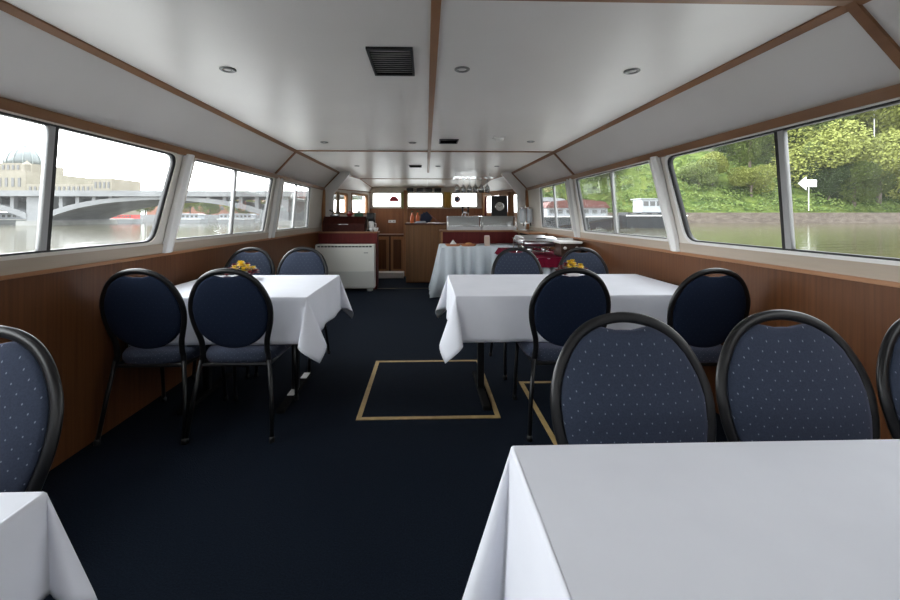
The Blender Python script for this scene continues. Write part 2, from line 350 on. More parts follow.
for s, sd in ((-1, 'left'), (1, 'right')):
    bm = NB(); box(bm, *sorted((s*1.87, s*2.75)), YB, 7.0, .80, .86); S(obj('floor_side_bounce_'+sd, bm, mat('bounce_pale', (.66, .66, .64), .6), bevel=.01))  # unseen pale slab added outside to bounce sky light onto the ceiling
    bm = NB(); box(bm, *sorted((s*1.87, s*2.72)), YB, 7.0, -.9, .80); S(obj('wall_hull_'+sd, bm, mat('hull_paint', (.5, .5, .5), .5)))
bm = NB(); prism(bm, [(-2.0, YE+.12, 1.22), (2.0, YE+.12, 1.22), (1.2, 11.6, 1.22), (-1.2, 11.6, 1.22)], (0, 0, .05)); S(obj('floor_bow_bounce', bm, mat('bounce_pale', (.80, .80, .78), .6)))  # added out of sight, reflects light up through the front windows
bm = NB(); prism(bm, [(-2.0, YE+.12, -.9), (2.0, YE+.12, -.9), (1.2, 11.6, -.9), (-1.2, 11.6, -.9)], (0, 0, 2.1)); S(obj('wall_bow', bm, mat('hull_paint', (.5, .5, .5), .5)))
# ceiling battens
def cb(x0, x1, y0, y1, nm): bm = NB(); box(bm, x0, x1, y0, y1, ZC-.010, ZC+.01); return S(obj(nm, bm, wood_t, bevel=.002))
cb(.017, .053, YB, YF, 'trim_ceiling_centre')
for y in (1.36, 4.65): cb(-XC, XC, y-.018, y+.018, 'trim_ceiling_cross')
cb(-1.33, 1.33, 8.08, 8.12, 'trim_ceiling_front')
bm = NB(); sweep(bm, [(0.03, 8.1, ZC-.01), (.03, YE-.03, 1.855)], .018, .008, 4, up=(0, 0, 1)); S(obj('trim_ceiling_centre', bm, white))
for s in (-1, 1):
    bm = NB(); sweep(bm, [(s*1.49, YF+.07, ZC-.008), (s*1.33, 8.1, ZC-.008), (s*1.2, YE-.03, 1.85)], .014, .010, 4, up=(0, 0, 1)); S(obj('trim_front_cove', bm, wood_t))
    bm = NB(); sweep(bm, [(s*1.74, YF+.07, ZH+.01), (s*1.24, YE-.03, 1.745)], .014, .010, 4, up=(0, 0, 1)); S(obj('trim_front_head', bm, wood_t))
bm = NB(); box(bm, -1.0, .06, 6.72, 6.75, 0, .006); S(obj('trim_floor_threshold', bm, mat('dull_brass', (.10, .08, .05), .4, .6)))

# ------------------------------------------------------------------ chairs
HW = [(0, .228, -.265), (.40, .196, -.195), (.47, .187, -.196), (.53, .189, -.205), (.59, .205, -.218), (.65, .220, -.231), (.72, .224, -.247), (.78, .211, -.262), (.84, .180, -.276), (.88, .145, -.286), (.905, .108, -.292), (.922, .060, -.297), (.929, 0, -.299)]
HW = [(z, x*(.945 if z > .3 else 1), y) for z, x, y in HW]
def yback(z): 
    zs = [h[0] for h in HW]; ys = [h[2] for h in HW]; return float(np.interp(z, zs, ys))
def make_chair():
    root = empty('banquet_chair')
    # frame: one hoop from floor to floor
    half = [(x, y, z) for z, x, y in HW]
    pts = smoothpath([(-x, y, z) for x, y, z in half] + [(x, y, z) for x, y, z in half[-2::-1]], 4)
    bm = NB(); sweep(bm, [p for p in pts if p.z >= .40], .0155, .011, 10, up=(0, 1, 0)); obj('back_frame', bm, blackm, root, True)
    for s in (-1, 1):
        bm = NB(); sweep(bm, [(s*.186, -.195, .42), (s*.212, -.228, .21), (s*.228, -.265, .012)], .012, .012, 8, up=(0, 1, 0)); l = obj('leg', bm, blackm, root, True)
        bm = NB(); lathe(bm, [(.015, 0), (.015, .02), (.012, .03)], s*.228, -.265, 0, 10); obj('foot_cap', bm, rubber, l, True)
        bm = NB(); sweep(bm, [(s*.190, .19, .40), (s*.196, .215, .20), (s*.200, .235, .012)], .012, .012, 8, up=(0, 1, 0)); l = obj('leg', bm, blackm, root, True)
        bm = NB(); lathe(bm, [(.015, 0), (.015, .02), (.012, .03)], s*.200, .235, 0, 10); obj('foot_cap', bm, rubber, l, True)
    bm = NB()
    sweep(bm, [(-.186, -.195, .395), (-.190, .19, .395), (.190, .19, .395), (.186, -.195, .395)], .011, .011, 8, up=(0, 0, 1), closed=True); obj('seat_frame', bm, blackm, root)
    # seat cushion
    bm = NB(); n = 36; layers = [(.86, .398), (.96, .402), (1.0, .42), (1.0, .445), (.955, .462), (.82, .470), (.5, .475), (.0, .476)]
    rings = []
    for f, z in layers:
        ring = []
        for i in range(n):
            a = 2*PI*i/n; c, s_ = math.cos(a), math.sin(a); e = 2/3.6
            x = .213*abs(c)**e*(1 if c > 0 else -1); y = .212*abs(s_)**e*(1 if s_ > 0 else -1)
            x *= 1 + .06*(y/.21); ring.append(bm.verts.new((x*f, y*f+.005, z)))
        rings.append(ring)
    for a, b in zip(rings, rings[1:]):
        for i in range(n): bm.faces.new([a[i], a[(i+1) % n], b[(i+1) % n], b[i]])
    bm.faces.new(rings[0]); bmesh.ops.remove_doubles(bm, verts=rings[-1], dist=1e-4); obj('seat', bm, fab, root, True)
    # oval back pad with a finger dip at the top
    bm = NB(); n = 56; zc = .703
    def rim(a):
        z = .215*math.cos(a); x = .213*math.sin(a)
        zz = zc + z; fw = float(np.interp(zz, [h[0] for h in HW], [h[1] for h in HW])) - .011
        if zz > .60: x = math.copysign(min(abs(x), fw), x)
        d = .022*math.exp(-(x/.055)**4) if z > 0 else 0
        return x, z - d
    lay = [(.93, .014), (.985, .011), (1.0, 0), (.985, -.011), (.93, -.014)]
    def layer(f, w):
        ring = []
        for i in range(n):
            x, z = rim(2*PI*i/n); x *= f; z = zc + z*f; ring.append(bm.verts.new((x, yback(z)+w, z)))
        return ring
    fr = [layer(f, w) for f, w in [(.30, .026), (.62, .024), (.82, .020)] + lay + [(.82, -.018), (.62, -.021), (.30, -.022)]]
    for a, b in zip(fr, fr[1:]):
        for i in range(n): bm.faces.new([a[i], a[(i+1) % n], b[(i+1) % n], b[i]])
    bm.faces.new(fr[0]); bm.faces.new(fr[-1])
    for f in bm.faces:
        c = f.calc_center_median(); f.material_index = 1 if c.y < yback(c.z) - .0005 else 0
    obj('backrest', bm, [fab, fab_back], root, True)
    return root
chair0 = make_chair(); used = [False]
def chair(x, y, rz, label, group):
    c = chair0 if not used[0] else copy_tree(chair0)
    used[0] = True; c.location = (x, y, 0); c.rotation_euler = (0, 0, rz); tag(c, label, 'chair', group); return c
G1, G2, G3, G4 = 'chairs at the left table', 'chairs at the right table', 'chairs behind the front right table', 'chair at the front left table'
chair(-1.525, 2.45, .0, 'navy oval-backed chair with its back to us, beside the left wood wainscot', G1)
chair(-1.06, 2.45, .0, 'navy oval-backed chair with its back to us, on the aisle side of the left table', G1)
chair(-1.545, 3.29, PI, 'blue oval-backed chair facing us across the left table, nearest the left window wall', G1)
chair(-1.09, 3.31, PI, 'blue oval-backed chair facing us across the left table, nearest the aisle', G1)
chair(.79, 2.42, .0, 'dark navy chair with its back to us at the aisle half of the right table', G2)
chair(1.54, 2.38, .0, 'dark navy chair with its back to us at the window half of the right table', G2)
chair(.79, 3.21, PI, 'purplish blue oval-backed chair at the far side of the right table, nearest the aisle', G2)
chair(1.365, 3.19, PI, 'purplish blue oval-backed chair behind the flower pot of the right table', G2)
chair(.565, .835, PI, 'large dotted blue chair facing us across the front right table, nearest the aisle', G3)
chair(1.04, .85, PI, 'large dotted blue chair facing us, middle one of the three at the front right table', G3)
chair(1.50, .84, PI, 'dotted blue chair cut by the right edge, nearest the right wall at the front table', G3)
chair(-1.11, .75, PI, 'dotted blue chair cut by the left edge, behind the front left table', G4)

# ------------------------------------------------------------------ tables with cloths (relaxed as hanging cloth)
def cloth_mesh(x0, x1, y0, y1, h, drops, xlim=None, seed=1):
    """cloth over a table top; drops = (left, right, near, far). Each corner square of cloth hangs as a loose cone."""
    rnd = random.Random(seed); dl, dr, dn, df = drops; bm = NB(); hh = h + .003; RHO = math.asin(.25); ND = 12; R0 = .007
    base = []       # around the table top: point, list of generators (direction, length)
    def side(p, q, nrm, d, n):
        ph = rnd.uniform(0, 6); le = math.hypot(q[0]-p[0], q[1]-p[1])
        for i in range(n+1):
            t = i/n; w = math.sin(PI*t)**.5
            tilt = .05 + w*(.035*math.sin(le*t*11+ph) + .022*math.sin(le*t*23+2*ph)); x, y = p[0]+(q[0]-p[0])*t, p[1]+(q[1]-p[1])*t
            lat = w*.02*math.sin(le*t*9+ph*1.7)
            tx, ty = -nrm[1], nrm[0]
            base.append((x, y, Vector((nrm[0]*math.sin(tilt)+tx*lat, nrm[1]*math.sin(tilt)+ty*lat, -math.cos(tilt))), d, nrm))
    def corner(p, n1, n2, d1, d2):
        m = 22; sk = rnd.uniform(-.35, .35)
        dg = Vector((n1[0]+n2[0], n1[1]+n2[1], 0)).normalized(); tn = Vector((n2[0]-n1[0], n2[1]-n1[1], 0)).normalized()
        for i in range(1, m):
            f = i/m; phi = f*PI/2; ln = min(d1/max(math.cos(phi), 1e-3), d2/max(math.sin(phi), 1e-3))
            a = 2*PI*f                       # once round the small circle of directions that starts and ends straight down
            u = RHO*(1-math.cos(a))*.50; v = -RHO*math.sin(a)*1.12 + sk*u*.7
            d = Vector((0, 0, -1))*math.cos(math.hypot(u, v)) + (dg*u + tn*v)*(math.sin(math.hypot(u, v))/max(math.hypot(u, v), 1e-6))
            base.append((p[0], p[1], (d + (Vector((n1[0], n1[1], 0))*(1-f) + Vector((n2[0], n2[1], 0))*f)*.05).normalized(), ln, (dg.x, dg.y)))
    Lx, Ly = x1-x0, y1-y0; nx, ny = int(Lx/.03), int(Ly/.03)
    side((x0, y0), (x1, y0), (0, -1), dn, nx); corner((x1, y0), (0, -1), (1, 0), dn, dr)
    side((x1, y0), (x1, y1), (1, 0), dr, ny); corner((x1, y1), (1, 0), (0, 1), dr, df)
    side((x1, y1), (x0, y1), (0, 1), df, nx); corner((x0, y1), (0, 1), (-1, 0), df, dl)
    side((x0, y1), (x0, y0), (-1, 0), dl, ny); corner((x0, y0), (-1, 0), (0, -1), dl, dn)
    rows = []
    for x, y, d, ln, nr in base:
        col = []
        for k, (o, z) in enumerate(((0, 0), (.5*R0, -.13*R0), (.87*R0, -.5*R0), (R0, -R0))): col.append(Vector((x+nr[0]*o, y+nr[1]*o, hh+z)))
        st = col[-1].copy()
        for k in range(1, ND+1): col.append(st + d*(ln-R0)*(k/ND))
        if xlim:
            for c in col: c.x = min(max(c.x, xlim[0]), xlim[1])
        rows.append([bm.verts.new(c) for c in col])
    m = len(rows)
    for i in range(m):
        a, b = rows[i], rows[(i+1) % m]
        for k in range(len(a)-1): bm.faces.new([a[k], b[k], b[k+1], a[k+1]])
    bmesh.ops.remove_doubles(bm, verts=[r[0] for r in rows] , dist=1e-4)
    bm.verts.ensure_lookup_table()
    V = [bm.verts.new(p) for p in ((x0, y0, hh), (x1, y0, hh), (x1, y1, hh), (x0, y1, hh))]; bm.faces.new(V)
    bmesh.ops.remove_doubles(bm, verts=bm.verts, dist=2e-5)
    return bm
def table(x0, x1, y0, y1, label, clabel, drops, xlim, seed, h=.745, white_pads=False):
    t = tag(empty('folding_table', ((x0+x1)/2, (y0+y1)/2, 0)), label, 'table', None); cx, cy = t.location.x, t.location.y
    bm = NB(); box(bm, x0-cx+.006, x1-cx-.006, y0-cy+.006, y1-cy-.006, h-.028, h); obj('tabletop', bm, wood_d, t, bevel=.004)
    for lx_ in (x0+.20, x1-.20):
        bm = NB(); box(bm, lx_-cx-.022, lx_-cx+.022, -.022, .022, .03, h-.03); obj('leg', bm, blackm, t, bevel=.004)
        bm = NB(); box(bm, lx_-cx-.025, lx_-cx+.025, y0-cy+.13, y1-cy-.13, 0, .03); obj('foot', bm, mat('matt_black', (.006, .006, .006), .8, spec=.1), t, bevel=.008)
        bm = NB(); box(bm, lx_-cx-.02, lx_-cx+.02, y0-cy+.1, y1-cy-.1, h-.06, h-.028); obj('crossbar', bm, blackm, t)
        if white_pads and lx_ > cx:
            for yy in (-.11, .17):
                bm = NB(); box(bm, lx_-cx-.022, lx_-cx+.022, yy, yy+.10, .030, .034); obj('label_plate', bm, white, t)
    c = obj('tablecloth', cloth_mesh(x0, x1, y0, y1, h, drops, xlim, seed=seed), cloth_m, None, True)
    for p in c.data.polygons:
        if p.area > .1: p.use_smooth = False
    s = c.modifiers.new('solid', 'SOLIDIFY'); s.thickness = .0015; s.offset = 1
    tag(c, clabel, 'tablecloth'); return t, c
table(.18, 1.70, 2.36, 3.20, 'black-legged folding table under a white cloth, middle of the right side', 'white tablecloth on the middle right table, seen past two dark chairs', (.27, .05, .27, .27), (-9, 1.775), 1)
table(-1.70, -.70, 2.36, 3.22, 'black-legged folding table under a white cloth by the left wall', 'white tablecloth with hanging corners on the table by the left wall', (.05, .27, .27, .27), (-1.775, 9), 2, white_pads=True)
table(.18, 1.72, -.15, .812, 'front right folding table hidden under a large white cloth', 'large white tablecloth filling the bottom right corner', (.36, .04, .27, .27), (-9, 1.775), 3)
table(-1.70, -.655, -.15, .70, 'front left folding table mostly out of view under a white cloth', 'white tablecloth corner at the bottom left edge', (.05, .17, .17, .17), (-1.775, 9), 4)

# ------------------------------------------------------------------ flowers on the tables
def flowers(x, y, label, seed, potm):
    rnd = random.Random(seed); r = tag(empty('flower_pot', (x, y, .7505)), label, 'flowers', 'table flowers')
    r.scale = (1.45, 1.3, 1.0)
    bm = NB(); lathe(bm, [(.030, 0), (.042, .05), (.046, .065), (.040, .066), (.038, .05)], n=20); obj('pot', bm, potm, r, True)
    cols = [mat('yellow_petals', (.80, .56, .02), .6), mat('dark_red_petals', (.16, .008, .012), .6)]
    for k in range(21):
        a = k*2.4; d = .0165*math.sqrt(k); px, py = d*math.cos(a)*1.15, d*math.sin(a)*.9; pz = .118 - d*.75*(d/.04)**.6 + rnd.uniform(-.006, .006)
        red = (px < -.026) or (k % 9 == 3) or px > .052 or (d > .062 and py < .02)
        bm = NB()
        for q in range(3):
            for i in range(9):
                an = 2*PI*i/9 + q*.3; rr = .023 - .005*q; ti = (-.5, .5, 2.2)[q]; w = .0085
                c = Vector((px, py, pz+.003*q)); dv = Vector((math.cos(an), math.sin(an), ti*.5)); sd = Vector((-math.sin(an), math.cos(an), 0))
                vs = [bm.verts.new(c), bm.verts.new(c+dv*rr*.55+sd*w), bm.verts.new(c+dv*rr), bm.verts.new(c+dv*rr*.55-sd*w)]
                bm.faces.new(vs)
        lathe(bm, [(.0, .001), (.006, .003), (.005, .007), (0, .008)], px, py, pz, 8)
        fl = obj('flower', bm, cols[1 if red else 0], r)
    bm = NB()
    for i in range(26):
        a = rnd.uniform(0, 2*PI); d = rnd.uniform(.01, .065); c = Vector((d*math.cos(a), d*math.sin(a), rnd.uniform(.06, .085)))
        dv = Vector((math.cos(a), math.sin(a), rnd.uniform(-.3, .5)))*.022; sd = Vector((-math.sin(a), math.cos(a), 0))*.008
        bm.faces.new([bm.verts.new(c-dv), bm.verts.new(c+sd), bm.verts.new(c+dv), bm.verts.new(c-sd)])
    sweep(bm, [(0, 0, .04), (0, 0, .09)], .01, .01, 6)
    obj('leaves', bm, mat('leaf_green', (.03, .09, .02), .6), r)
flowers(-1.37, 3.02, 'white pot of yellow and dark red flowers on the left table', 1, white)
flowers(1.10, 2.98, 'yellow and dark red flowers on the right table behind a dark chair', 2, white)

# ------------------------------------------------------------------ ceiling fittings
G = 'recessed ceiling downlights'
lamp_l = mat('frosted_lens', (.62, .62, .60), .3)
def downlight(x, y, label):
    r = tag(empty('downlight', (x, y, ZC)), label, 'ceiling light', G)
    bm = NB(); lathe(bm, [(.040, 0), (.040, -.004), (.034, -.008), (.024, -.006), (.022, 0)], n=28); obj('trim_ring', bm, mat('satin_ring', (.22, .22, .22), .35, .8), r, True)
    bm = NB(); lathe(bm, [(.022, -.002), (.012, -.005), (.0, -.006)], n=20); obj('lens', bm, lamp_l, r, True)
for x, y, l in ((-1.02, 2.09, 'downlight over the left table, nearest row, left of the large black vent'), (.185, 2.05, 'downlight of the nearest row just right of the centre batten'), (1.07, 2.05, 'downlight of the nearest row, farthest to the right'),
                (-1.04, 4.12, 'small downlight before the cross batten, over the left side'), (-.14, 4.12, 'small downlight before the cross batten, near the centre batten'), (1.06, 4.02, 'small downlight before the cross batten, over the right side'),
                (-1.04, 6.05, 'tiny downlight beyond the cross batten, over the left side'), (.18, 6.05, 'tiny downlight beyond the cross batten, beside the small vent'), (1.07, 6.02, 'tiny downlight beyond the cross batten, over the right side')): downlight(x, y, l)
def vent(x, y, w, d, label):
    r = tag(empty('ceiling_vent', (x, y, ZC)), label, 'vent', 'black ceiling vents')
    bm = NB(); t = .012
    box(bm, -w/2, w/2, -d/2, -d/2+t, -.012, 0); box(bm, -w/2, w/2, d/2-t, d/2, -.012, 0); box(bm, -w/2, -w/2+t, -d/2+t, d/2-t, -.012, 0); box(bm, w/2-t, w/2, -d/2+t, d/2-t, -.012, 0)
    obj('vent_frame', bm, black, r)
    bm = NB(); k = max(3, int(d/.028))
    for i in range(k):
        yy = -d/2+t + (d-2*t)*(i+.5)/k; prism(bm, [(-w/2+t, yy-.008, -.009), (-w/2+t, yy-.006, -.010), (-w/2+t, yy+.008, -.002), (-w/2+t, yy+.006, -.001)], (w-2*t, 0, 0))
    obj('louvre', bm, mat('vent_dark', (.003, .003, .003), .9, spec=.05), r)
vent(-.165, 1.96, .21, .34, 'large square black vent in the ceiling near the camera')
vent(.225, 4.02, .19, .20, 'middle black vent right of the centre batten before the cross batten')
vent(-.16, 6.05, .19, .20, 'farthest small black vent left of the centre batten')
r = tag(empty('smoke_detector', (.70, 3.82, ZC)), 'white smoke detector on the ceiling right of the centre', 'detector')
bm = NB(); box(bm, -.06, .06, -.05, .05, -.012, 0); obj('base_plate', bm, white, r, bevel=.003)
bm = NB(); lathe(bm, [(.045, -.012), (.042, -.03), (.02, -.036), (0, -.036)]); obj('sensor_cap', bm, white, r, True)

# ------------------------------------------------------------------ gold tape hatches on the floor
def hatch(x0, x1, y0, y1, label):
    r = tag(empty('floor_hatch', ((x0+x1)/2, (y0+y1)/2, 0)), label, 'hatch', 'floor hatches edged in gold'); cx, cy = r.location.x, r.location.y; t = .03
    X0, X1, Y0, Y1 = x0-cx, x1-cx, y0-cy, y1-cy
    bm = NB(); box(bm, X0+t, X1-t, Y0+t, Y1-t, 0.0005, .003); obj('hatch_panel', bm, carpet, r)
    for a in ((X0, X1, Y0, Y0+t), (X0, X1, Y1-t, Y1), (X0, X0+t, Y0+t, Y1-t), (X1-t, X1, Y0+t, Y1-t)):
        bm = NB(); box(bm, *a, 0.0005, .005); obj('edge_strip', bm, gold, r, bevel=.001)
hatch(-.42, .45, 2.40, 3.37, 'square carpeted floor hatch edged in gold in the middle of the aisle')
hatch(.68, 1.45, 1.95, 2.92, 'gold-edged floor hatch partly hidden under the right table')

# ------------------------------------------------------------------ left counter, heater and what stands there
r = tag(empty('serving_counter', (-1.29, 6.95, 0)), 'dark wood counter behind the ivory heater at the left', 'counter')
bm = NB(); box(bm, -.50, .47, -.24, -.01, 0, .935); obj('body', bm, redwood, r)
bm = NB(); box(bm, -.50, .49, -.28, -.008, .935, .962); obj('worktop', bm, wood_t, r, bevel=.004)
r = tag(empty('fan_heater', (-1.335, 6.58, 0)), 'ivory floor-standing heater unit in front of the left counter', 'heater')
bm = NB(); box(bm, -.45, .50, -.10, .10, .05, .76); obj('casing', bm, ac_m, r, bevel=.012)
bm = NB(); box(bm, -.445, .495, -.106, -.100, .07, .33); obj('lower_panel', bm, mat('grey_enamel', (.52, .52, .49), .45), r, bevel=.004)
bm = NB()
for i in range(16): box(bm, -.41+i*.055, -.41+i*.055+.044, -.103, -.098, .715, .738)
obj('air_grille', bm, black, r)
bm = NB(); box(bm, .33, .40, -.103, -.099, .62, .632); obj('badge', bm, mat('grey_print', (.2, .2, .2), .5), r)
for x in (-.40, .42):
    bm = NB(); box(bm, x-.04, x+.04, -.05, .05, 0, .05); obj('foot', bm, white, r)
r = tag(empty('wooden_chest', (-1.36, 6.825, .962)), 'dark mahogany box with slanted lid and silver handle on the left counter', 'box')
bm = NB(); prism(bm, [(-.36, -.15, 0), (-.36, .14, 0), (-.36, .14, .25), (-.36, -.02, .25), (-.36, -.15, .13)], (.70, 0, 0)); obj('body', bm, drk_box, r, bevel=.004)
bm = NB(); box(bm, -.09, .07, -.158, -.150, .115, .125); obj('handle', bm, chrome, r)
# coffee maker
r = tag(empty('coffee_maker', (-.935, 6.84, .962)), 'small black coffee maker with white jug at the end of the left counter', 'coffee maker')
bm = NB(); box(bm, -.06, .06, -.08, .10, 0, .03); box(bm, -.06, .06, .04, .10, .03, .20); box(bm, -.065, .065, -.08, .10, .20, .31); obj('body', bm, black, r, bevel=.008)
bm = NB(); lathe(bm, [(.045, .031), (.055, .08), (.05, .14), (.035, .17), (.03, .17)], 0, -.02, 0, 18); j = obj('jug', bm, white, r, True)
bm = NB(); sweep(bm, [(.05, -.02, .14), (.085, -.02, .13), (.085, -.02, .08), (.055, -.02, .06)], .006, .006, 6); obj('handle', bm, white, j)
for i, (x, y) in enumerate(((-.848, 6.83), (-.91, 6.72), (-.845, 6.72))):
    bm = NB(); lathe(bm, [(.02, 0), (.034, .03), (.038, .06), (.034, .06), (.02, .01), (0, .01)], n=16)
    tag(obj('coffee_cup', bm, white, loc=(x, y, .9622), smooth=True), ('white cup nearest the coffee maker jug', 'white cup at the front edge of the left counter', 'white cup at the aisle corner of the left counter')[i], 'cup', 'cups on the left counter')
def simplebox(name, x, y, z, w, d, h, m, label, cat, group=None, bevel=.004):
    bm = NB(); box(bm, -w/2, w/2, -d/2, d/2, 0, h); return tag(obj(name, bm, m, loc=(x, y, z), bevel=bevel), label, cat, group)
r = tag(empty('tissue_box', (-1.15, 6.89, 1.212)), 'green box on top of the mahogany chest', 'box')
bm = NB(); box(bm, -.07, .07, -.05, .05, 0, .055); obj('carton', bm, mat('green_card', (.02, .10, .05), .6), r, bevel=.003)
bm = NB(); lathe(bm, [(.02, .055), (.03, .075), (.012, .10), (0, .098)], 0, 0, 0, 7); obj('tissue', bm, white, r)
r = tag(empty('red_bowl', (-1.31, 6.89, 1.212)), 'small red bowl with a pink cup on top of the mahogany chest', 'bowl')
bm = NB(); lathe(bm, [(.03, 0), (.055, .03), (.06, .05), (.055, .05), (.03, .015), (0, .012)], n=18); obj('bowl', bm, mat('red_glaze', (.32, .02, .02), .3), r, True)
bm = NB(); lathe(bm, [(.018, .013), (.024, .09), (.02, .09), (.012, .03), (0, .03)], n=14); obj('cup', bm, mat('pink_glaze', (.5, .2, .2), .3), r, True)
r = tag(empty('desk_phone', (-1.56, 6.89, 1.212)), 'dark handset and stand at the left end of the mahogany chest', 'telephone')
bm = NB(); prism(bm, [(-.07, -.05, 0), (-.07, .05, 0), (-.07, .05, .04), (-.07, -.05, .015)], (.14, 0, 0)); obj('base', bm, black, r)
bm = NB(); sweep(bm, [(-.05, 0, .035), (-.02, 0, .07), (-.09, 0, .11)], .012, .012, 8); obj('handset', bm, black, r)

# ------------------------------------------------------------------ wheelhouse furniture
r = tag(empty('low_cabinet', (-.72, 8.30, 0)), 'low wooden cabinet with two panelled doors behind the white step', 'cabinet')
bm = NB(); box(bm, -.32, .28, -.10, .38, 0, .84); obj('body', bm, wood_d, r, bevel=.004)
for x0 in (-.30, .0):
    bm = NB(); box(bm, x0, x0+.26, -.118, -.10, .08, .80); d = obj('door', bm, wood_h, r, bevel=.004)
    bm = NB(); box(bm, x0+.05, x0+.21, -.126, -.117, .14, .74); obj('panel', bm, wood_w, d, bevel=.004)
    bm = NB(); lathe(bm, [(.008, 0), (.008, -.02), (0, -.022)], x0+(.235 if x0 < -.1 else .025), -.118, .45, 8, axis='Y'); obj('knob', bm, chrome, d)
simplebox('boarding_step', -.71, 7.98, 0, .54, .26, .11, white, 'low white step on the floor before the small wooden doors', 'step', bevel=.01)
bm = NB(); box(bm, -.035, .035, -.035, .035, 0, 1.74); S(obj('trim_door_post', bm, wood_h, loc=(-.42, 8.15, 0), bevel=.004))
# plank-fronted helm desk
r = tag(empty('helm_desk', (.03, 7.55, 0)), 'brown plank-fronted desk in the middle of the far end', 'desk')
bm = NB(); box(bm, -.40, .42, -.22, .25, 0, 1.06); obj('body', bm, wood_w, r)
bm = NB()
for i in range(11): box(bm, -.40+i*.0745, -.40+i*.0745+.070, -.235, -.22, .02, 1.05)
obj('plank_front', bm, noisy('desk_plank', (.19, .085, .028), (.27, .13, .05), (30, 30, 1), .45), r, bevel=.003)
bm = NB(); box(bm, -.42, .44, -.25, .27, 1.06, 1.09); obj('worktop', bm, wood_d, r, bevel=.004)
def bottle(x, y, z, label, m):
    r = tag(empty('bottle', (x, y, z)), label, 'bottle', 'orange bottles on the helm desk')
    bm = NB(); lathe(bm, [(.032, 0), (.036, .01), (.036, .12), (.014, .16), (.013, .20), (0, .20)], n=16); obj('body', bm, m, r, True)
    bm = NB(); lathe(bm, [(.015, .195), (.015, .225), (0, .226)], n=12); obj('cap', bm, mat('green_cap', (.03, .12, .05), .5), r, True)
om = mat('orange_juice', (.75, .16, .04), .4)
bottle(-.26, 7.48, 1.09, 'orange bottle at the left end of the helm desk', om); bottle(-.16, 7.52, 1.09, 'orange bottle next to the navy bag on the helm desk', om)
bm = NB(); bmesh.ops.create_icosphere(bm, subdivisions=3, radius=1)
for v in bm.verts:
    n_ = v.co.normalized(); v.co = Vector((n_.x*.11, n_.y*.08, .10+n_.z*.105)) + n_*.012*math.sin(n_.x*9+n_.z*7); v.co.z = max(v.co.z, 0)
bag = tag(empty('shoulder_bag', (.0, 7.50, 1.09)), 'dark navy bag slumped on the helm desk', 'bag'); obj('body', bm, mat('navy_nylon', (.012, .02, .05), .7), bag, True)
bm = NB(); sweep(bm, smoothpath([(.05, -.02, .17), (.14, -.06, .10), (.20, -.08, .04), (.24, -.08, .012)]), .010, .004, 6, up=(0, 0, 1)); obj('strap', bm, mat('mauve_strap', (.25, .12, .16), .7), bag)
bm = NB()
for i in range(3): box(bm, -.10+i*.008, .10-i*.006, -.05, .05, i*.012, i*.012+.011)
tag(obj('folded_napkin', bm, mat('pale_blue_linen', (.5, .56, .62), .8), loc=(-.10, 7.36, 1.09), rz=.1, bevel=.004), 'folded pale blue cloth at the front of the helm desk', 'cloth')
# small black boxes over the front window
for i, x in enumerate((-.36, -.14, .06, .26)):
    r = tag(empty('radio_unit', (x+.0, YE-.075, 1.755)), 'small black radio box over the middle front window, number %s from the left' % ('one', 'two', 'three', 'four')[i], 'radio', 'black boxes over the front window')
    r['label'] = ('leftmost small black box over the middle front window', 'black box over the front window, between the leftmost box and the widest gap', 'black box over the front window, beside the rightmost box', 'rightmost small black box over the middle front window, by the yellow curtain')[i]
    bm = NB(); box(bm, -.075, .075, -.04, .045, 0, .085); obj('case', bm, black, r, bevel=.004)
    bm = NB(); box(bm, -.065, .065, -.043, -.04, .02, .07); obj('face_plate', bm, mat('radio_face', (.03, .03, .035), .3), r)
# curtains
def curtain(x0, x1, y, z0, z1, m, label, folds=3, ang=0):
    bm = NB(); n = folds*8; top = []; bot = []
    for i in range(n+1):
        t = i/n; xx = (x1-x0)*t - (x1-x0)/2; yy = .014*math.sin(t*folds*2*PI)
        top.append(bm.verts.new((xx, yy, z1-z0))); bot.append(bm.verts.new((xx*1.04, yy*1.5, 0)))
    for i in range(n): bm.faces.new([bot[i], bot[i+1], top[i+1], top[i]])
    o = obj('curtain', bm, m, loc=((x0+x1)/2, y, z0), rz=ang, smooth=True); s = o.modifiers.new('solid', 'SOLIDIFY'); s.thickness = .003
    return tag(o, label, 'curtain', 'curtains at the front windows')
yel = mat('yellow_curtain', (.62, .40, .10), .8)
curtain(.40, .54, YE-.10, 1.40, 1.75, yel, 'yellow curtain right of the middle front window')
curtain(-.54, -.42, YE-.10, 1.38, 1.75, mat('olive_curtain', (.36, .36, .12), .8), 'olive green and yellow curtain between the left and middle front windows')
curtain(1.50, 1.615, 7.32, 1.16, 1.66, noisy('brown_curtain', (.34, .14, .06), (.55, .30, .15), (60, 60, .5), .8), 'brown striped curtain in the right wheelhouse window', 5, 0)
curtain(1.24, 1.30, 8.5, 1.2, 1.62, mat('dark_red_curtain', (.10, .01, .015), .8), 'dark red curtain strip beside the clock board', 2, -1.2)
curtain(-1.64, -1.56, 7.30, 1.22, 1.66, mat('cream_curtain', (.55, .45, .34), .8), 'cream curtain strip in the left wheelhouse window', 2, 1.2)
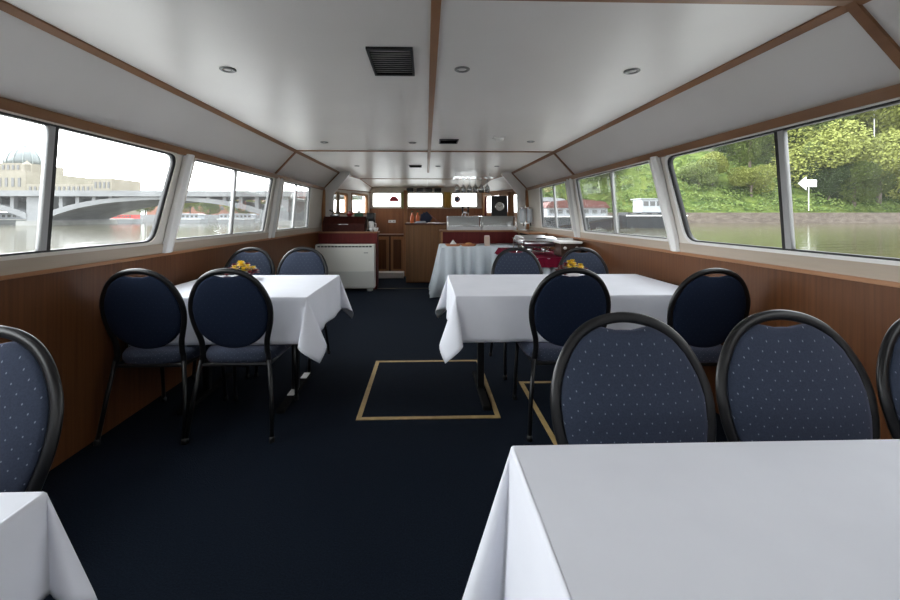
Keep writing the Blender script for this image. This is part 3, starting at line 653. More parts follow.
# stickers on the front windows
bm = NB(); prism(bm, [(.11*math.cos(PI*i/12), 0, .12*math.sin(PI*i/12)) for i in range(13)], (0, .003, 0)); tag(obj('window_sticker', bm, mat('red_sticker', (.5, .05, .08), .5), loc=(-.72, YE-.018, 1.545)), 'red half-round sticker on the left front window', 'sticker', 'stickers on the front windows')
r = tag(empty('window_sticker', (.70, YE-.018, 1.60)), 'round sticker with red and blue ring on the right front window', 'sticker', 'stickers on the front windows')
bm = NB(); lathe(bm, [(.075, 0), (.075, -.003)], axis='Y', n=28); obj('disc', bm, mat('red_sticker', (.5, .05, .08), .5), r)
bm = NB(); lathe(bm, [(.055, -.0031), (.055, -.004)], axis='Y', n=28); obj('disc', bm, white, r)
bm = NB(); lathe(bm, [(.036, -.0041), (.036, -.005)], axis='Y', n=28); obj('disc', bm, mat('blue_sticker', (.08, .10, .3), .5), r)
r = tag(empty('wall_socket', (-.76, YE-.052, 1.10)), 'white wall socket on the wood panel below the left front window', 'socket')
bm = NB(); box(bm, -.08, .08, -.012, 0, -.03, .03); obj('cover', bm, white, r, bevel=.003)
bm = NB()
for x in (-.04, .04): lathe(bm, [(.018, -.0125), (.018, -.014)], x, 0, 0, 14, axis='Y')
obj('outlet', bm, mat('socket_grey', (.4, .4, .4), .5), r)

# ------------------------------------------------------------------ bar at the right
r = tag(empty('bar_counter', (1.0, 7.15, 0)), 'dark red bar counter behind the buffet table at the right', 'bar')
bm = NB(); box(bm, -.73, .60, -.24, .26, 0, .945); obj('body', bm, redwood, r)
bm = NB(); box(bm, -.76, .60, -.29, .28, .945, .975); obj('worktop', bm, wood_t, r, bevel=.004)
bm = NB(); box(bm, -.745, -.715, -.255, -.24, 0, .945); obj('corner_post', bm, wood_h, r)
r = tag(empty('wall_shelf', (1.64, 6.35, .93)), 'wooden shelf below the far right window joining the bar', 'shelf')
bm = NB(); box(bm, -.14, .135, -.55, .50, .02, .045); obj('board', bm, wood_t, r, bevel=.003)
for y in (-.4, .35):
    bm = NB(); prism(bm, [(.135, y, .02), (-.10, y, .02), (.135, y, -.18)], (0, .02, 0)); obj('bracket', bm, blackm, r)
def showcase(x0, x1, label):
    r = tag(empty('glass_showcase', ((x0+x1)/2, 7.05, .975)), label, 'display case', 'glass cases on the bar'); w = (x1-x0)/2
    bm = NB(); box(bm, -w, w, -.15, .15, 0, .055); obj('steel_base', bm, steel, r, bevel=.004)
    pr = [(-.145, .056), (-.145, .15), (-.125, .20), (-.08, .232), (.13, .24)]
    bm = NB()
    for (a, b), (c, d) in zip(pr, pr[1:]):
        bm.faces.new([bm.verts.new(q) for q in ((-w+.01, a, b), (w-.01, a, b), (w-.01, c, d), (-w+.01, c, d))])
    bmesh.ops.remove_doubles(bm, verts=bm.verts, dist=1e-5); obj('glass', bm, clear_m, r, True)
    for s in (-1, 1):
        bm = NB(); sweep(bm, [(s*(w-.008), a, b) for a, b in pr], .006, .006, 6, up=(1, 0, 0)); obj('edge_rail', bm, chrome, r)
    bm = NB(); box(bm, -w, w, .125, .145, .056, .245); obj('back_panel', bm, mat('frosted', (.55, .55, .54), .3, spec=.6), r)
    bm = NB(); box(bm, -w+.03, w-.03, -.10, .11, .058, .075); obj('food_tray', bm, steel, r)
showcase(.37, .955, 'curved glass display case at the aisle end of the bar'); showcase(.975, 1.57, 'curved glass display case at the window end of the bar')
r = tag(empty('beer_tap', (.715, 7.30, .975)), 'chrome beer tap column with two handles behind the glass cases', 'tap')
bm = NB(); lathe(bm, [(.045, 0), (.045, .02), (.024, .04), (.022, .30), (.03, .32), (0, .34)], n=18); obj('column', bm, chrome, r, True)
for s in (-1, 1):
    bm = NB(); sweep(bm, [(0, 0, .29), (s*.05, -.04, .30), (s*.055, -.05, .25)], .010, .010, 8); sp = obj('spout', bm, chrome, r)
    bm = NB(); lathe(bm, [(.008, .30), (.015, .34), (.018, .42), (0, .43)], s*.05, -.04, 0, 10); obj('handle', bm, black, sp, True)
r = tag(empty('clock_board', (1.36, 7.38, .975)), 'black board with a round white clock dial behind the bar', 'clock')
bm = NB(); box(bm, -.15, .15, 0, .03, 0, .62); obj('board', bm, black, r, bevel=.006)
bm = NB(); lathe(bm, [(.082, 0), (.082, -.018), (.070, -.020), (.070, -.006)], 0, 0, .42, 32, axis='Y'); obj('bezel', bm, chrome, r, True)
bm = NB(); lathe(bm, [(.070, -.004), (.070, -.008)], 0, 0, .42, 32, axis='Y'); d = obj('dial', bm, mat('clock_dial', (.75, .75, .70), .5), r)
bm = NB()
for i in range(12):
    a = 2*PI*i/12; sweep(bm, [(.055*math.sin(a), -.0095, .42+.055*math.cos(a)), (.065*math.sin(a), -.0095, .42+.065*math.cos(a))], .002, .001, 4)
obj('hour_marks', bm, black, d)
for a, ln in ((5.3, .035), (1.0, .05)):
    bm = NB(); sweep(bm, [(0, -.011, .42), (ln*math.sin(a), -.011, .42+ln*math.cos(a))], .003, .001, 4); obj('clock_hand', bm, black, d)
# glasses hanging from a rack
r = tag(empty('glass_rack', (.82, 7.0, ZC)), 'ceiling rack holding upside-down glasses over the bar', 'rack')
bm = NB(); box(bm, -.34, .34, -.13, .13, -.085, -.075)
obj('plate', bm, clear_m, r)
for i in range(8):
    bm = NB(); box(bm, -.335+i*.094, -.335+i*.094+.012, -.13, .13, -.100, -.092); obj('rail', bm, chrome, r)
for x in (-.3, .3):
    bm = NB(); cyl(bm, x, 0, -.075, 0, .006, 8); obj('hanger_rod', bm, chrome, r)
g0 = None; k = 0
for row, y in enumerate((6.93, 7.07)):
    for i in range(6):
        x = .535 + i*.105 + row*.03
        if g0 is None:
            bm = NB(); pr = [(.033, -.006), (.031, -.010), (.006, -.016), (.004, -.03), (.004, -.085), (.012, -.098), (.034, -.13), (.038, -.16), (.032, -.205), (.031, -.205), (.036, -.16), (.031, -.132), (.0, -.10)]
            lathe(bm, pr, n=16); g0 = obj('wine_glass', bm, crystal, smooth=True); g = g0
        else: g = g0.copy(); COL.objects.link(g)
        g.location = (x, y, ZC-.088); g.scale = (1.1, 1.1, 1.25)
        nm = ('first', 'second', 'third', 'fourth', 'fifth', 'sixth')[i]
        tag(g, 'upside-down clear wine glass, %s from the aisle, %s row of the rack' % (nm, ('front', 'back')[row]), 'glass', 'glasses hanging over the bar')
# cereal dispenser
r = tag(empty('drink_dispenser', (1.665, 6.60, .975)), 'drink dispenser with two clear cylinders on the shelf by the far right window', 'dispenser')
bm = NB(); box(bm, -.11, .10, -.06, .06, 0, .02); obj('base', bm, chrome, r, bevel=.004)
bm = NB(); box(bm, -.015, .005, .03, .05, .02, .42); obj('stand', bm, chrome, r)
bm = NB(); box(bm, -.12, .11, -.05, .05, .12, .135); obj('bracket', bm, chrome, r)
for x in (-.062, .052):
    bm = NB(); lathe(bm, [(.030, .135), (.048, .16), (.048, .36)], x, 0, 0, 20); c = obj('container', bm, mat('milky_plastic', (.62, .66, .70), .25), r, True)
    bm = NB(); lathe(bm, [(.050, .36), (.050, .385), (.02, .40), (0, .40)], x, 0, 0, 20); obj('lid', bm, chrome, c, True)
    bm = NB(); sweep(bm, [(x, -.04, .13), (x, -.075, .11), (x, -.075, .08)], .010, .010, 8); obj('tap', bm, black, c)
# buffet tables with skirts
def skirted(name, x0, x1, y0, y1, h, sides, label, m, seed):
    r = tag(empty('buffet_table', ((x0+x1)/2, (y0+y1)/2, 0)), label, 'table'); cx, cy = r.location.x, r.location.y
    bm = NB(); box(bm, x0-cx, x1-cx, y0-cy, y1-cy, h-.03, h-.004); obj('tabletop', bm, wood_d, r)
    for lx_ in (x0+.06, x1-.06):
        for ly_ in (y0+.06, y1-.06):
            bm = NB(); cyl(bm, lx_-cx, ly_-cy, 0, h-.03, .016, 10); obj('leg', bm, blackm, r)
    bm = NB(); box(bm, x0-.006, x1+.006, y0-.006, y1+.006, h-.004, h+.001)
    path = []
    if 'L' in sides: path += [(x0, y1 + (y0-y1)*i/40, -1, 0) for i in range(40)]
    n = int((x1-x0)/.011); path += [(x0 + (x1-x0)*i/n, y0, 0, -1) for i in range(n+1)]
    T = []; B = []; M_ = []
    rnd = random.Random(seed); ph = 0
    for i, (x, y, nx_, ny_) in enumerate(path):
        ph += .40 + .14*math.sin(i*.10+seed); a = math.sin(ph); a = math.copysign(abs(a)**.7, a); c = min(1, math.hypot(x-x0, y-y0)/.12) if 'L' in sides else 1
        nx2, ny2 = (nx_, ny_) if c >= 1 else ((nx_ + (0 if nx_ else -(1-c)), ny_ + (0 if ny_ else -(1-c))))
        fl = .05 + .09*(1-c) + (.10 if nx_ else 0)
        T.append((x+nx2*(.012+.008*a), y+ny2*(.012+.008*a), h)); M_.append((x+nx2*(fl*.5+.032*a), y+ny2*(fl*.5+.032*a), h*.5)); B.append((x+nx2*(fl+.046*a), y+ny2*(fl+.046*a), .015))
    rows = [[bm.verts.new(p) for p in q] for q in (T, M_, B)]
    for p, q in zip(rows, rows[1:]):
        for i in range(len(path)-1): bm.faces.new([p[i], p[i+1], q[i+1], q[i]])
    o = obj('table_skirt', bm, m, smooth=True); s = o.modifiers.new('solid', 'SOLIDIFY'); s.thickness = .002; s.offset = 1
    return r, o
_, o = skirted('buffet', .24, 1.72, 6.02, 6.80, .75, 'L', 'long buffet table before the dark red bar', skirt_m, 1)
tag(o, 'pale pleated cloth skirting the long buffet table before the bar', 'tablecloth')
_, o = skirted('side', 1.08, 1.74, 4.42, 5.90, .75, 'L', 'side buffet table under the chafing dish by the right wall', skirt_m, 2)
tag(o, 'pale pleated cloth on the side table under the chafing dish', 'tablecloth')
bm = NB(); box(bm, 1.06, 1.72, 4.40, 5.85, .7515, .756)
n = 60; T = []; B = []
for i in range(n+1):
    x = 1.06 + .66*i/n; T.append(bm.verts.new((x, 4.405, .756))); B.append(bm.verts.new((x, 4.36+.008*math.sin(i*.9), .655)))
for i in range(n): bm.faces.new([T[i], T[i+1], B[i+1], B[i]])
T = []; B = []
for i in range(n+1):
    y = 4.40 + 1.45*i/n; T.append(bm.verts.new((1.06, y, .756))); B.append(bm.verts.new((1.005+.008*math.sin(i*.9), y, .67)))
for i in range(n): bm.faces.new([T[i], T[i+1], B[i+1], B[i]])
tag(obj('table_runner', bm, burg), 'burgundy overlay cloth on the side buffet table', 'table runner')
# chafing dish
def chafing(x, y, z, label, sc=1.0):
    r = tag(empty('chafing_dish', (x, y, z)), label, 'chafing dish', 'chafing dishes on the side table'); r.scale = (sc, sc, sc)
    bm = NB(); prism(bm, [(-.19, -.14, .10), (-.19, .14, .10), (-.21, .16, .165), (-.21, -.16, .165)], (.38, 0, 0))
    bmesh.ops.bevel(bm, geom=bm.edges[:], offset=.012, segments=2, affect='EDGES'); obj('water_pan', bm, steel, r, True)
    bm = NB(); box(bm, -.225, .225, -.175, .175, .160, .170); obj('rim', bm, chrome, r, bevel=.003)
    bm = NB(); pr = [(-.155, .170), (-.15, .186), (-.11, .203), (-.03, .212), (.05, .212), (.12, .202), (.155, .184), (.16, .170)]
    prism(bm, [(-.20, a, b) for a, b in pr], (.40, 0, 0)); l = obj('lid', bm, steel, r, bevel=.008)
    bm = NB(); sweep(bm, [(-.05, -.14, .190), (-.05, -.175, .198), (.05, -.175, .198), (.05, -.14, .190)], .006, .006, 6); obj('handle', bm, black, l)
    for sx_ in (-1, 1):
        for sy_ in (-1, 1):
            bm = NB(); sweep(bm, [(sx_*.205, sy_*.15, .165), (sx_*.20, sy_*.15, .06), (sx_*.215, sy_*.16, .002)], .006, .006, 6); obj('leg', bm, chrome, r)
    bm = NB(); box(bm, -.16, .16, -.11, .11, .028, .032); obj('burner_shelf', bm, chrome, r)
    for s in (-.09, .09):
        bm = NB(); lathe(bm, [(.035, .033), (.038, .07), (.02, .075), (0, .074)], s, 0, 0, 16); obj('burner', bm, chrome, r, True)
chafing(1.36, 4.86, .757, 'stainless chafing dish on the burgundy cloth beside the knobbed warmer')
chafing(1.42, 5.42, .757, 'second stainless chafing dish behind the nearest one on the side table', .95)
r = tag(empty('food_warmer', (1.63, 4.60, .757)), 'brown food warmer with white top and two white knobs by the right wall', 'food warmer')
bm = NB(); box(bm, -.105, .12, -.12, .14, .012, .15); obj('body', bm, mat('brown_enamel', (.06, .03, .02), .4), r, bevel=.006)
bm = NB(); box(bm, -.125, .13, -.15, .16, .15, .175); box(bm, -.125, .13, .14, .16, .175, .20); obj('top_tray', bm, white, r, bevel=.005)
for x in (-.06, .075):
    bm = NB(); lathe(bm, [(.018, 0), (.016, -.018), (0, -.019)], x, -.12, .10, 14, axis='Y'); obj('knob', bm, white, r, True)
for x in (-.09, .10):
    bm = NB(); box(bm, x-.012, x+.012, -.10, .12, 0, .012); obj('foot', bm, black, r)
# small things on the buffet cloth
def bread(x, y, label, seed):
    r = tag(empty('bread_basket', (x, y, .752)), label, 'basket', 'bread baskets'); rnd = random.Random(seed)
    bm = NB(); lathe(bm, [(.10, 0), (.13, .03), (.135, .035), (.125, .035), (.10, .008), (0, .008)], n=24, sy=.7); obj('basket', bm, noisy('wicker', (.36, .12, .05), (.5, .2, .09), (80, 80, 80), .7, .5), r, True)
    return r
bread(.42, 6.22, 'orange-brown oval tray with napkin at the aisle end of the buffet', 1)
bread(.66, 6.20, 'orange-brown oval tray next to the napkin tray on the buffet', 2)
bm = NB(); n = 10
for i in range(n):
    a = 2*PI*i/n; 
lathe(bm, [(.06, 0), (.05, .03), (.012, .075), (0, .09)], n=9, sy=.6); tag(obj('folded_napkin', bm, white, loc=(.42, 6.22, .761)), 'white folded napkin standing in the tray at the aisle end of the buffet', 'napkin')
bm = NB(); lathe(bm, [(.035, 0), (.055, .012), (.05, .04), (0, .05)], n=12, sy=.7); tag(obj('bread_roll', bm, mat('bread_crust', (.5, .25, .1), .7), loc=(.66, 6.20, .761), smooth=True), 'bread roll in the second oval tray on the buffet', 'bread')
r = tag(empty('napkin_holder', (.95, 6.22, .752)), 'pale pink napkin holder standing in the middle of the buffet', 'napkin holder')
bm = NB(); box(bm, -.04, .04, -.03, .03, 0, .02); box(bm, -.04, .04, -.03, -.024, .02, .15); box(bm, -.04, .04, .024, .03, .02, .15); obj('holder', bm, mat('beige_plastic', (.55, .42, .34), .5), r, bevel=.002)
bm = NB(); box(bm, -.035, .035, -.02, .02, .021, .165); obj('napkins', bm, mat('pink_paper', (.7, .55, .52), .8), r)

# ------------------------------------------------------------------ outside: river, banks, bridge, buildings, boats
ZWAT = -0.58
water_m = noisy('river_water', (.050, .045, .022), (.070, .062, .032), (.05, .05, .05), .09, 0, 2, spec=.5)
b = water_m.node_tree.nodes['Principled BSDF']; t = N(water_m, 'ShaderNodeTexCoord'); mp = N(water_m, 'ShaderNodeMapping'); mp.inputs['Scale'].default_value = (.35, .9, 1)
n = N(water_m, 'ShaderNodeTexNoise'); n.inputs['Scale'].default_value = 1.0; n.inputs['Detail'].default_value = 5; bp = N(water_m, 'ShaderNodeBump'); bp.inputs['Strength'].default_value = .16; bp.inputs['Distance'].default_value = .22
L(water_m, t.outputs['Object'], mp.inputs[0]); L(water_m, mp.outputs[0], n.inputs['Vector']); L(water_m, n.outputs[0], bp.inputs['Height']); L(water_m, bp.outputs[0], b.inputs['Normal'])
bm = NB(); bmesh.ops.create_grid(bm, x_segments=4, y_segments=4, size=450); S(obj('floor_river', bm, water_m, loc=(0, 100, ZWAT)))
stone = noisy('hazy_stone', (.17, .175, .18), (.23, .235, .24), (.3, .3, .8), .85, 0, 6)  # lightened so the colour itself carries the haze over the left bank
stone2 = noisy('bank_stone', (.085, .065, .052), (.16, .13, .105), (.6, .6, 1.6), .9, .4, 8, bdist=.2)
cream_w = noisy('building_plaster', (.20, .18, .14), (.26, .235, .19), (.2, .2, .2), .85, 0, 4)
winm = mat('far_windows', (.10, .10, .10), .4)
# bridge
r = tag(empty('stone_bridge', (-60, 87, ZWAT)), 'long grey arched bridge crossing the river beyond the left windows', 'bridge'); o0 = r.location
Y0, Y1 = 79.0, 95.0
def off(bm, m, nm, par=r, **k):
    bmesh.ops.translate(bm, verts=bm.verts, vec=-Vector(o0)); return obj(nm, bm, m, par, **k)
bm = NB(); box(bm, -150, -15, Y0-.6, Y1+.6, 5.0, 5.45); off(bm, stone, 'deck')
bm = NB(); box(bm, -150, -15, Y0-.6, Y0-.3, 5.45, 6.1); off(bm, stone, 'parapet')
bm = NB(); box(bm, -150, -15, Y1+.3, Y1+.6, 5.45, 6.1); off(bm, stone, 'parapet')
piers = [-120, -75, -28.5, 14]
for px in piers[:3]:
    bm = NB(); box(bm, px-1.6, px+1.6, Y0, Y1, ZWAT-1, 5.0); off(bm, stone, 'pier')
    bm = NB(); box(bm, px-2.6, px+2.6, Y0-1, Y1+1, ZWAT-1, .3); off(bm, noisy('wet_stone', (.2, .2, .19), (.3, .3, .28), (.5, .5, .5), .8), 'pier_base')
for a, b_ in ((-120, -75), (-75, -28.5)):
    n = 28; c = (a+b_)/2; hs = (b_-a)/2-1.5; top = []; bot = []
    for i in range(n+1):
        t_ = -1 + 2*i/n; z = 4.75 - 3.4*t_*t_*(.6+.4*t_*t_); top.append((c+hs*t_, Y0, z+.30)); bot.append((c+hs*t_, Y0, z-.35-.5*abs(t_)))
    bm = NB()
    for i in range(n): prism(bm, [bot[i], bot[i+1], top[i+1], top[i]], (0, Y1-Y0, 0))
    off(bm, stone, 'arch')
    for i in range(2, n-1, 2):
        t_ = -1 + 2*i/n
        if abs(t_) < .34: continue
        for yy in (Y0+.2, (Y0+Y1)/2, Y1-1.0):
            bm = NB(); box(bm, top[i][0]-.35, top[i][0]+.35, yy, yy+.8, top[i][2]-.2, 5.0); off(bm, stone, 'spandrel_pillar')
# right bank
def hillz(x, y):
    t_ = max(0, y-103); a = x/ max(y, 1)
    H = 20 + 26*max(0, min(1, (a-.45)/.5)); s = H*(1-math.exp(-t_*.85/H*1.25)); return 2.0 + s + 1.2*math.sin(x*.21+y*.11)*min(1, t_/12) + .7*math.sin(x*.5-y*.3)*min(1, t_/12)
grass = noisy('bank_grass', (.022, .045, .010), (.12, .155, .035), (.25, .25, .5), .9, 0, 10, spec=.1, nrough=.75, lo=.35, hi=.62)
bm = NB(); nx_, ny_ = 90, 36; g = [[None]*(ny_+1) for _ in range(nx_+1)]
for i in range(nx_+1):
    for j in range(ny_+1):
        y = 101.5 + 110*(j/ny_)**1.4; x = y*(.27 + 1.5*i/nx_); g[i][j] = bm.verts.new((x, y, hillz(x, y)))
for i in range(nx_):
    for j in range(ny_): bm.faces.new([g[i][j], g[i+1][j], g[i+1][j+1], g[i][j+1]])
S(obj('floor_hillside', bm, grass, smooth=True))
bm = NB(); box(bm, 27, 200, 100.5, 101.6, ZWAT-1, 2.1); S(obj('wall_riverbank', bm, stone2))
bm = NB(); 
for i in range(40):
    x = 45 + i*1.5; y = 132.; z = hillz(x, 132)+.2 + .12*0; prism(bm, [(x, y, z-2), (x+1.5, y, hillz(x+1.5, 132)-1.8), (x+1.5, y, hillz(x+1.5, 132)+3.4), (x, y, z+3.2)], (0, .6, 0))
S(obj('wall_road_retaining', bm, noisy('pale_render', (.25, .23, .20), (.32, .30, .27), (.3, .3, .3), .9)))

def leafmat(name, c1, c2): return noisy(name, c1, c2, (.35, .35, .35), .7, 0, 6, spec=.2, lo=.3, hi=.7)
LM = [leafmat('foliage_mid', (.07, .095, .025), (.15, .185, .05)), leafmat('foliage_light', (.15, .17, .035), (.26, .28, .075)), leafmat('foliage_dark', (.03, .05, .018), (.075, .10, .034))]
bark = noisy('bark', (.09, .07, .05), (.16, .13, .10), (2, 2, 6), .9)
def crown(rx, rz, n, size, seed, z0):
    rnd = random.Random(seed); bm = NB(); lobes = [(Vector((rnd.uniform(-.55, .55)*rx, rnd.uniform(-.55, .55)*rx, rnd.uniform(-.5, .6)*rz)), rnd.uniform(.35, .62)) for _ in range(11)]
    for _ in range(n):
        c, s_ = rnd.choice(lobes); d = Vector((rnd.gauss(0, 1), rnd.gauss(0, 1), rnd.gauss(0, 1))).normalized(); d *= rnd.uniform(.7, 1.0)
        p = c + Vector((d.x*rx*s_, d.y*rx*s_, d.z*rz*s_)); u = Vector((rnd.gauss(0, 1), rnd.gauss(0, 1), rnd.gauss(0, 1))).normalized(); w = u.orthogonal().normalized(); sz = size*rnd.uniform(.5, 1.2)
        q = [p+u*sz, p+w*sz*.6, p-u*sz, p-w*sz*.6]; bm.faces.new([bm.verts.new(a+Vector((0, 0, z0))) for a in q])
    return bm
protos = {}
def tree(x, y, H, rx, kind, label, seed, trunk=True):
    z = hillz(x, y) if x > 5 else 1.0
    key = (kind, seed % 2)
    if key not in protos:
        r = empty('broadleaf_tree')
        obj('foliage', crown(.42, .48, 15000, .019, seed, .54), LM[kind], r)
        bm = NB(); sweep(bm, [(0, 0, -.05), (.01, 0, .25), (-.01, .01, .5), (.02, 0, .75)], .022, .022, 8, up=(0, 1, 0), radii=[1.2, 1, .7, .3])
        for a in (0, 2.1, 4.2): sweep(bm, [(0, 0, .35), (.12*math.cos(a), .12*math.sin(a), .52), (.22*math.cos(a), .22*math.sin(a), .70)], .010, .010, 6, up=(0, 0, 1), radii=[1, .7, .3])
        obj('trunk', bm, bark, r); protos[key] = r
    else: r = copy_tree(protos[key])
    r.location = (x, y, z-.8); r.scale = (rx/.42, rx/.42, H); r.rotation_euler = (0, 0, seed*1.3)
    return tag(r, label, 'tree', 'trees on the green hillside' if x > 5 else 'trees on the far left bank')
T = [(131, 117, 33, 12, 1, 'tall yellow-green tree at the right edge of the hillside'), (110, 109, 20, 10, 1, 'broad light green tree over the bank beside the arrow sign'), (118, 126, 32, 12, 0, 'mid-green tree rising behind the broad one at the right'),
     (98, 122, 22, 9, 2, 'dark green tree just right of the thick window mullion'), (97, 117, 20, 7, 0, 'mid-green tree left of the thick window mullion'), (82, 112, 10, 4.5, 1, 'light young tree in the middle of the big right window'),
     (141, 128, 36, 14, 0, 'tall green tree behind the yellow-green one at the far right'), (104, 140, 28, 12, 0, 'green tree on top of the slope right of the mullion'), (92, 150, 9, 6, 2, 'dark tree on the ridge behind the pale wall'),
     (66, 150, 13, 8, 2, 'dark tree on the ridge left of the pale wall'), (56, 120, 12, 5, 1, 'slim light tree seen in the second right window'), (50, 118, 14, 6, 0, 'mid-green tree above the white cabin boat'),
     (42, 122, 16, 7, 2, 'dark green tree behind the red-roofed houseboat'), (34, 118, 13, 6, 0, 'green tree at the left of the second right window'), (30, 124, 15, 7, 1, 'pale green tree seen through the farthest right window'),
     (124, 106, 19, 9, 1, 'low leafy tree leaning over the bank near the right edge'), (140, 106, 13, 8, 0, 'low wide tree over the bank beyond the right edge')]
T += [(106, 110, 13, 6, 0, 'low bushy tree right behind the arrow sign post'), (111, 107, 12, 6, 2, 'darker low tree just right of the arrow sign'), (116, 105, 15, 8, 0, 'bushy tree on the bank halfway between the sign and the right edge'),
      (133, 106, 20, 9, 1, 'yellow-green tree on the bank at the right edge of the view'), (112, 116, 27, 10, 0, 'tall bushy tree above the arrow sign'), (78, 112, 8, 5, 0, 'low bush-like tree at the left of the big right window'), (90, 108, 9, 5.5, 1, 'rounded light bush-like tree left of the mullion'),
      (124, 136, 36, 14, 2, 'dark tall tree at the top of the slope near the lamp post'), (146, 116, 32, 12, 1, 'tall light tree beyond the right edge of the window')]
for i, (x, y, H, rx, k, l) in enumerate(T): tree(x, y, H, rx, k, l, i+3)
# bushes over the slope: nobody could count them
rnd = random.Random(5); bm = NB()
for _ in range(1500):
    a = rnd.uniform(.29, 1.35); y = 103.2 + 34*rnd.random()**1.3; x = a*y
    if x < 10: continue
    z = hillz(x, y); R_ = rnd.uniform(.6, 1.9)
    if abs(y-132.3) < 4 and 40 < x < 108: continue
    for _ in range(22):
        d = Vector((rnd.gauss(0, 1), rnd.gauss(0, 1), abs(rnd.gauss(0, 1)))).normalized()*R_; p = Vector((x, y, z)) + d; u = Vector((rnd.gauss(0, 1), rnd.gauss(0, 1), rnd.gauss(0, 1))).normalized(); w = u.orthogonal(); sz = rnd.uniform(.14, .36)
        bm.faces.new([bm.verts.new(p+u*sz), bm.verts.new(p+w*sz*.6), bm.verts.new(p-u*sz), bm.verts.new(p-w*sz*.6)])
tag(obj('bushes', bm, leafmat('bush_leaves', (.035, .075, .015), (.17, .22, .055))), 'dense green bushes and grass tufts covering the hillside', 'bushes', kind='stuff')
# arrow sign and lamp post on the bank
r = tag(empty('arrow_sign', (97.8, 102.3, 2.6)), 'white arrow-shaped sign pointing left on the green riverbank', 'sign')
bm = NB(); prism(bm, [(0, 0, 7.2), (2.2, 0, 9.0), (2.2, 0, 8.2), (5.0, 0, 8.2), (5.0, 0, 6.3), (2.2, 0, 6.3), (2.2, 0, 5.4)], (0, .12, 0)); obj('board', bm, mat('sign_white', (.85, .86, .88), .5), r)
bm = NB(); cyl(bm, 3.0, .2, 0, 7.0, .09, 8); obj('post', bm, white, r)
r = tag(empty('lamp_post', (128.5, 111, 4.0)), 'pale lamp post rising among the trees at the right', 'lamp post')
bm = NB(); lathe(bm, [(.2, 0), (.16, 2), (.12, 29), (0, 29)], n=10); obj('post', bm, white, r)
bm = NB(); box(bm, -.6, .6, -.3, .3, 27, 29.4); obj('lamp_head', bm, white, r)
# houseboats at the right
def boat(name, x0, x1, y, hull_h, cab, roof, hullm, cabm, roofm, label, wins=7, cx=None):
    r = tag(empty(name, ((x0+x1)/2, y, ZWAT)), label, 'boat'); l = (x1-x0)/2
    bm = NB(); pts = [(-l, 0), (-l*.93, -1.9), (l*.80, -1.9), (l, 0), (l*.80, 1.9), (-l*.93, 1.9)]
    A = [bm.verts.new((p[0]*.96, p[1]*.85, -.3)) for p in pts]; B = [bm.verts.new((p[0], p[1], hull_h)) for p in pts]
    bm.faces.new(A); bm.faces.new(B)
    for i in range(6): bm.faces.new([A[i], A[(i+1) % 6], B[(i+1) % 6], B[i]])
    obj('hull', bm, hullm, r)
    c0, c1 = cx or (-l*.85, l*.7)
    bm = NB(); box(bm, c0, c1, -1.5, 1.5, hull_h, hull_h+cab); k = obj('cabin', bm, cabm, r)
    for i in range(wins):
        xx = c0 + (c1-c0)*(i+.5)/wins; bm = NB(); box(bm, xx-.28*(c1-c0)/wins, xx+.28*(c1-c0)/wins, -1.53, -1.49, hull_h+cab*.35, hull_h+cab*.8); obj('window', bm, winm, k)
    if roof:
        bm = NB(); pr = [(c0-.3, hull_h+cab), (c1+.3, hull_h+cab), (c1-.4, hull_h+cab+roof), ((c0+c1)/2, hull_h+cab+roof*1.5), (c0+.4, hull_h+cab+roof)]
        prism(bm, [(a, -1.7, z) for a, z in pr], (0, 3.4, 0)); obj('roof', bm, roofm, k)
    bm = NB(); box(bm, -l*.95, l*.85, -1.95, -1.88, hull_h-.12, hull_h+.05); obj('rub_rail', bm, white, r)
    return r
hull_d = mat('dark_hull', (.02, .022, .026), .5); redr = mat('dull_red_roof', (.16, .06, .05), .7); bw = mat('boat_white', (.34, .36, .38), .5); brn = mat('boat_brown', (.18, .07, .05), .6)
boat('houseboat', 17.0, 28.6, 60, 1.75, 1.25, .9, hull_d, bw, redr, 'houseboat with dull red roof and white cabin beyond the right windows')
boat('motor_barge', 29.2, 39.5, 60, 1.9, .45, 0, hull_d, hull_d, redr, 'dark-hulled barge with a white wheelhouse moored beyond the right windows', 5)
r = bpy.data.objects[[o.name for o in bpy.data.objects if o.name.startswith('motor_barge')][0]]
bm = NB(); box(bm, -2.2, 1.0, -1.3, 1.3, 2.35, 4.3); k = obj('wheelhouse', bm, bw, r)
for i in range(3):
    bm = NB(); box(bm, -1.95+i*1.0, -1.2+i*1.0, -1.34, -1.29, 3.3, 4.0); obj('window', bm, winm, k)
bm = NB(); box(bm, -2.5, 1.3, -1.5, 1.5, 4.3, 4.42); obj('roof', bm, bw, k)
boat('houseboat', 17.5, 26.0, 72, 1.8, 2.6, .5, hull_d, brn, bw, 'brown-sided houseboat seen through the farthest right window', 6)
# left bank
r = S(empty('wall_left_bank', (0, 0, 0))); r.name = 'wall_quay'
bpy.data.objects.remove(r)
bm = NB(); box(bm, -330, 4, 118, 122, ZWAT-1, 1.6); S(obj('wall_quay', bm, stone))
bm = NB(); box(bm, -330, 4, 122, 260, -1, 1.5); S(obj('floor_far_bank', bm, noisy('far_ground', (.2, .22, .15), (.3, .3, .22), (.1, .1, .1), .9)))
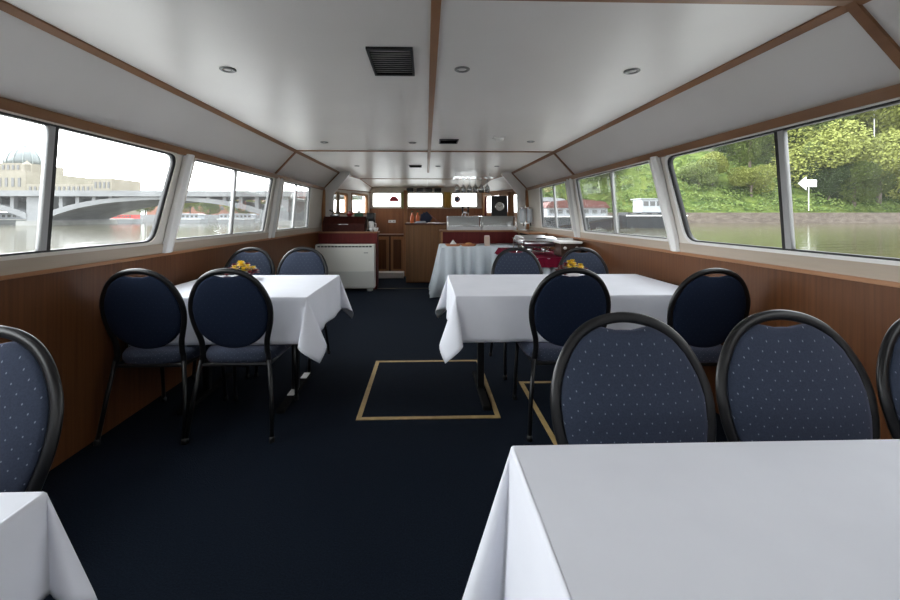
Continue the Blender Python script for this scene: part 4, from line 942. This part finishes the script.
# domed museum
def windows_on(par, x0, x1, y, z0, z1, n, m=winm):
    w = (x1-x0)/n
    for i in range(n):
        bm = NB(); box(bm, x0+w*(i+.28), x0+w*(i+.72), y-.12, y+.1, z0, z1); obj('window', bm, m, par)
r = tag(empty('domed_building', (-144, 140, 3.0)), 'cream building with a grey glass dome behind the bridge at the left edge', 'building')
bm = NB(); box(bm, -24, 8, 0, 30, 0, 13.5); k = obj('wing', bm, cream_w, r); windows_on(k, -23, 7, 0, 8.2, 11.2, 14); windows_on(k, -23, 7, 0, 3.2, 6.2, 14)
bm = NB(); box(bm, -6, 6.5, 2, 16, 13.5, 16.5); k = obj('drum', bm, cream_w, r); windows_on(k, -5.5, 6, 2, 14.2, 15.8, 7)
bm = NB(); lathe(bm, [(5.4, 0), (5.3, 1.5), (4.7, 3.2), (3.6, 4.8), (2.0, 5.8), (.6, 6.2), (.5, 7.0), (0, 7.3)], 0, 8, 16.5, 28); d = obj('dome', bm, mat('dome_glass', (.16, .18, .18), .4), r, True)
for i in range(14):
    a = 2*PI*i/14; bm = NB(); sweep(bm, [(p*math.cos(a)*1.02, 8+p*math.sin(a)*1.02, 16.5+z) for p, z in ((5.4, 0), (5.3, 1.5), (4.7, 3.2), (3.6, 4.8), (2.0, 5.8))], .12, .12, 4, up=(0, 0, 1)); obj('rib', bm, mat('dome_rib', (.22, .25, .24), .5), d)
for x in (-6, 6.5):
    bm = NB(); lathe(bm, [(1.3, 0), (1.3, 2.4), (.2, 3.6), (0, 4.2)], x, 2, 13.5, 10); obj('turret', bm, cream_w, r)
r = tag(empty('long_building', (-112, 132, 1.5)), 'long low cream building behind the bridge beside the dome', 'building')
bm = NB(); box(bm, -16, 9, 0, 14, 0, 10.0); k = obj('wing', bm, cream_w, r); windows_on(k, -15.5, 8.5, 0, 7.4, 9.2, 16); windows_on(k, -15.5, 8.5, 0, 3.6, 6, 16)
bm = NB(); box(bm, 5.5, 11.5, -1, 12, 0, 11.8); k = obj('tower', bm, cream_w, r); windows_on(k, 5.8, 11.2, -1, 8.6, 10.6, 4)
for i, (x, w, h_, l) in enumerate(((-84, 18, 8, 'reddish building under the bridge arch behind the trees'), (-62, 16, 6.8, 'red-roofed house right of the trees on the far left bank'), (-46, 14, 7.5, 'pale red house at the right of the far left bank'))):
    r = tag(empty('town_house', (x, 136, 1.5)), l, 'building', 'houses on the far left bank'); bm = NB(); box(bm, -w/2, w/2, 0, 10, 0, h_*.6); k = obj('wall', bm, mat('hazy_red_plaster', (.30, .15, .11), .85), r); windows_on(k, -w/2+.5, w/2-.5, 0, h_*.25, h_*.45, 6)  # distance haze is mixed into the plaster and roof colours
    bm = NB(); prism(bm, [(-w/2-.4, -.4, h_*.6), (-w/2-.4, 10.4, h_*.6), (-w/2-.4, 5, h_)], (w+.8, 0, 0)); obj('roof', bm, mat('hazy_roof', (.24, .11, .08), .85), r)
for i, (x, H, k, l) in enumerate(((-86.5, 7, 0, 'tree at the right end of the long cream building on the left bank'), (-79, 6, 0, 'round tree on the far left bank, nearest the bridge arch'), (-73, 6.5, 1, 'light tree second from the arch on the far left bank'), (-67, 5.5, 0, 'low green tree right of the light one on the left bank'), (-61, 6, 1, 'pale tree in the middle of the second left window'), (-55, 5.5, 0, 'green tree beside the second left mullion'), (-49, 5, 1, 'small pale tree at the right end of the left bank'))):
    tree(x, 126, H, 3.6, k, l, i+2).location.z = 1.4
boat('excursion_boat', -83, -73, 105, 1.1, 1.0, 0, bw, mat('boat_red', (.55, .06, .05), .5), bw, 'red and white excursion boat on the water under the arch', 9)
boat('river_boat', -112, -92, 100, 1.0, 1.4, .2, bw, bw, bw, 'white river boat moored before the domed building at the left edge', 12)
boat('river_boat', -72, -60, 112, 1.0, 1.2, .2, bw, bw, bw, 'white river boat in the left part of the second left window', 8)
boat('river_boat', -57, -46, 112, 1.0, 1.2, .2, bw, bw, bw, 'white river boat in the right part of the second left window', 8)
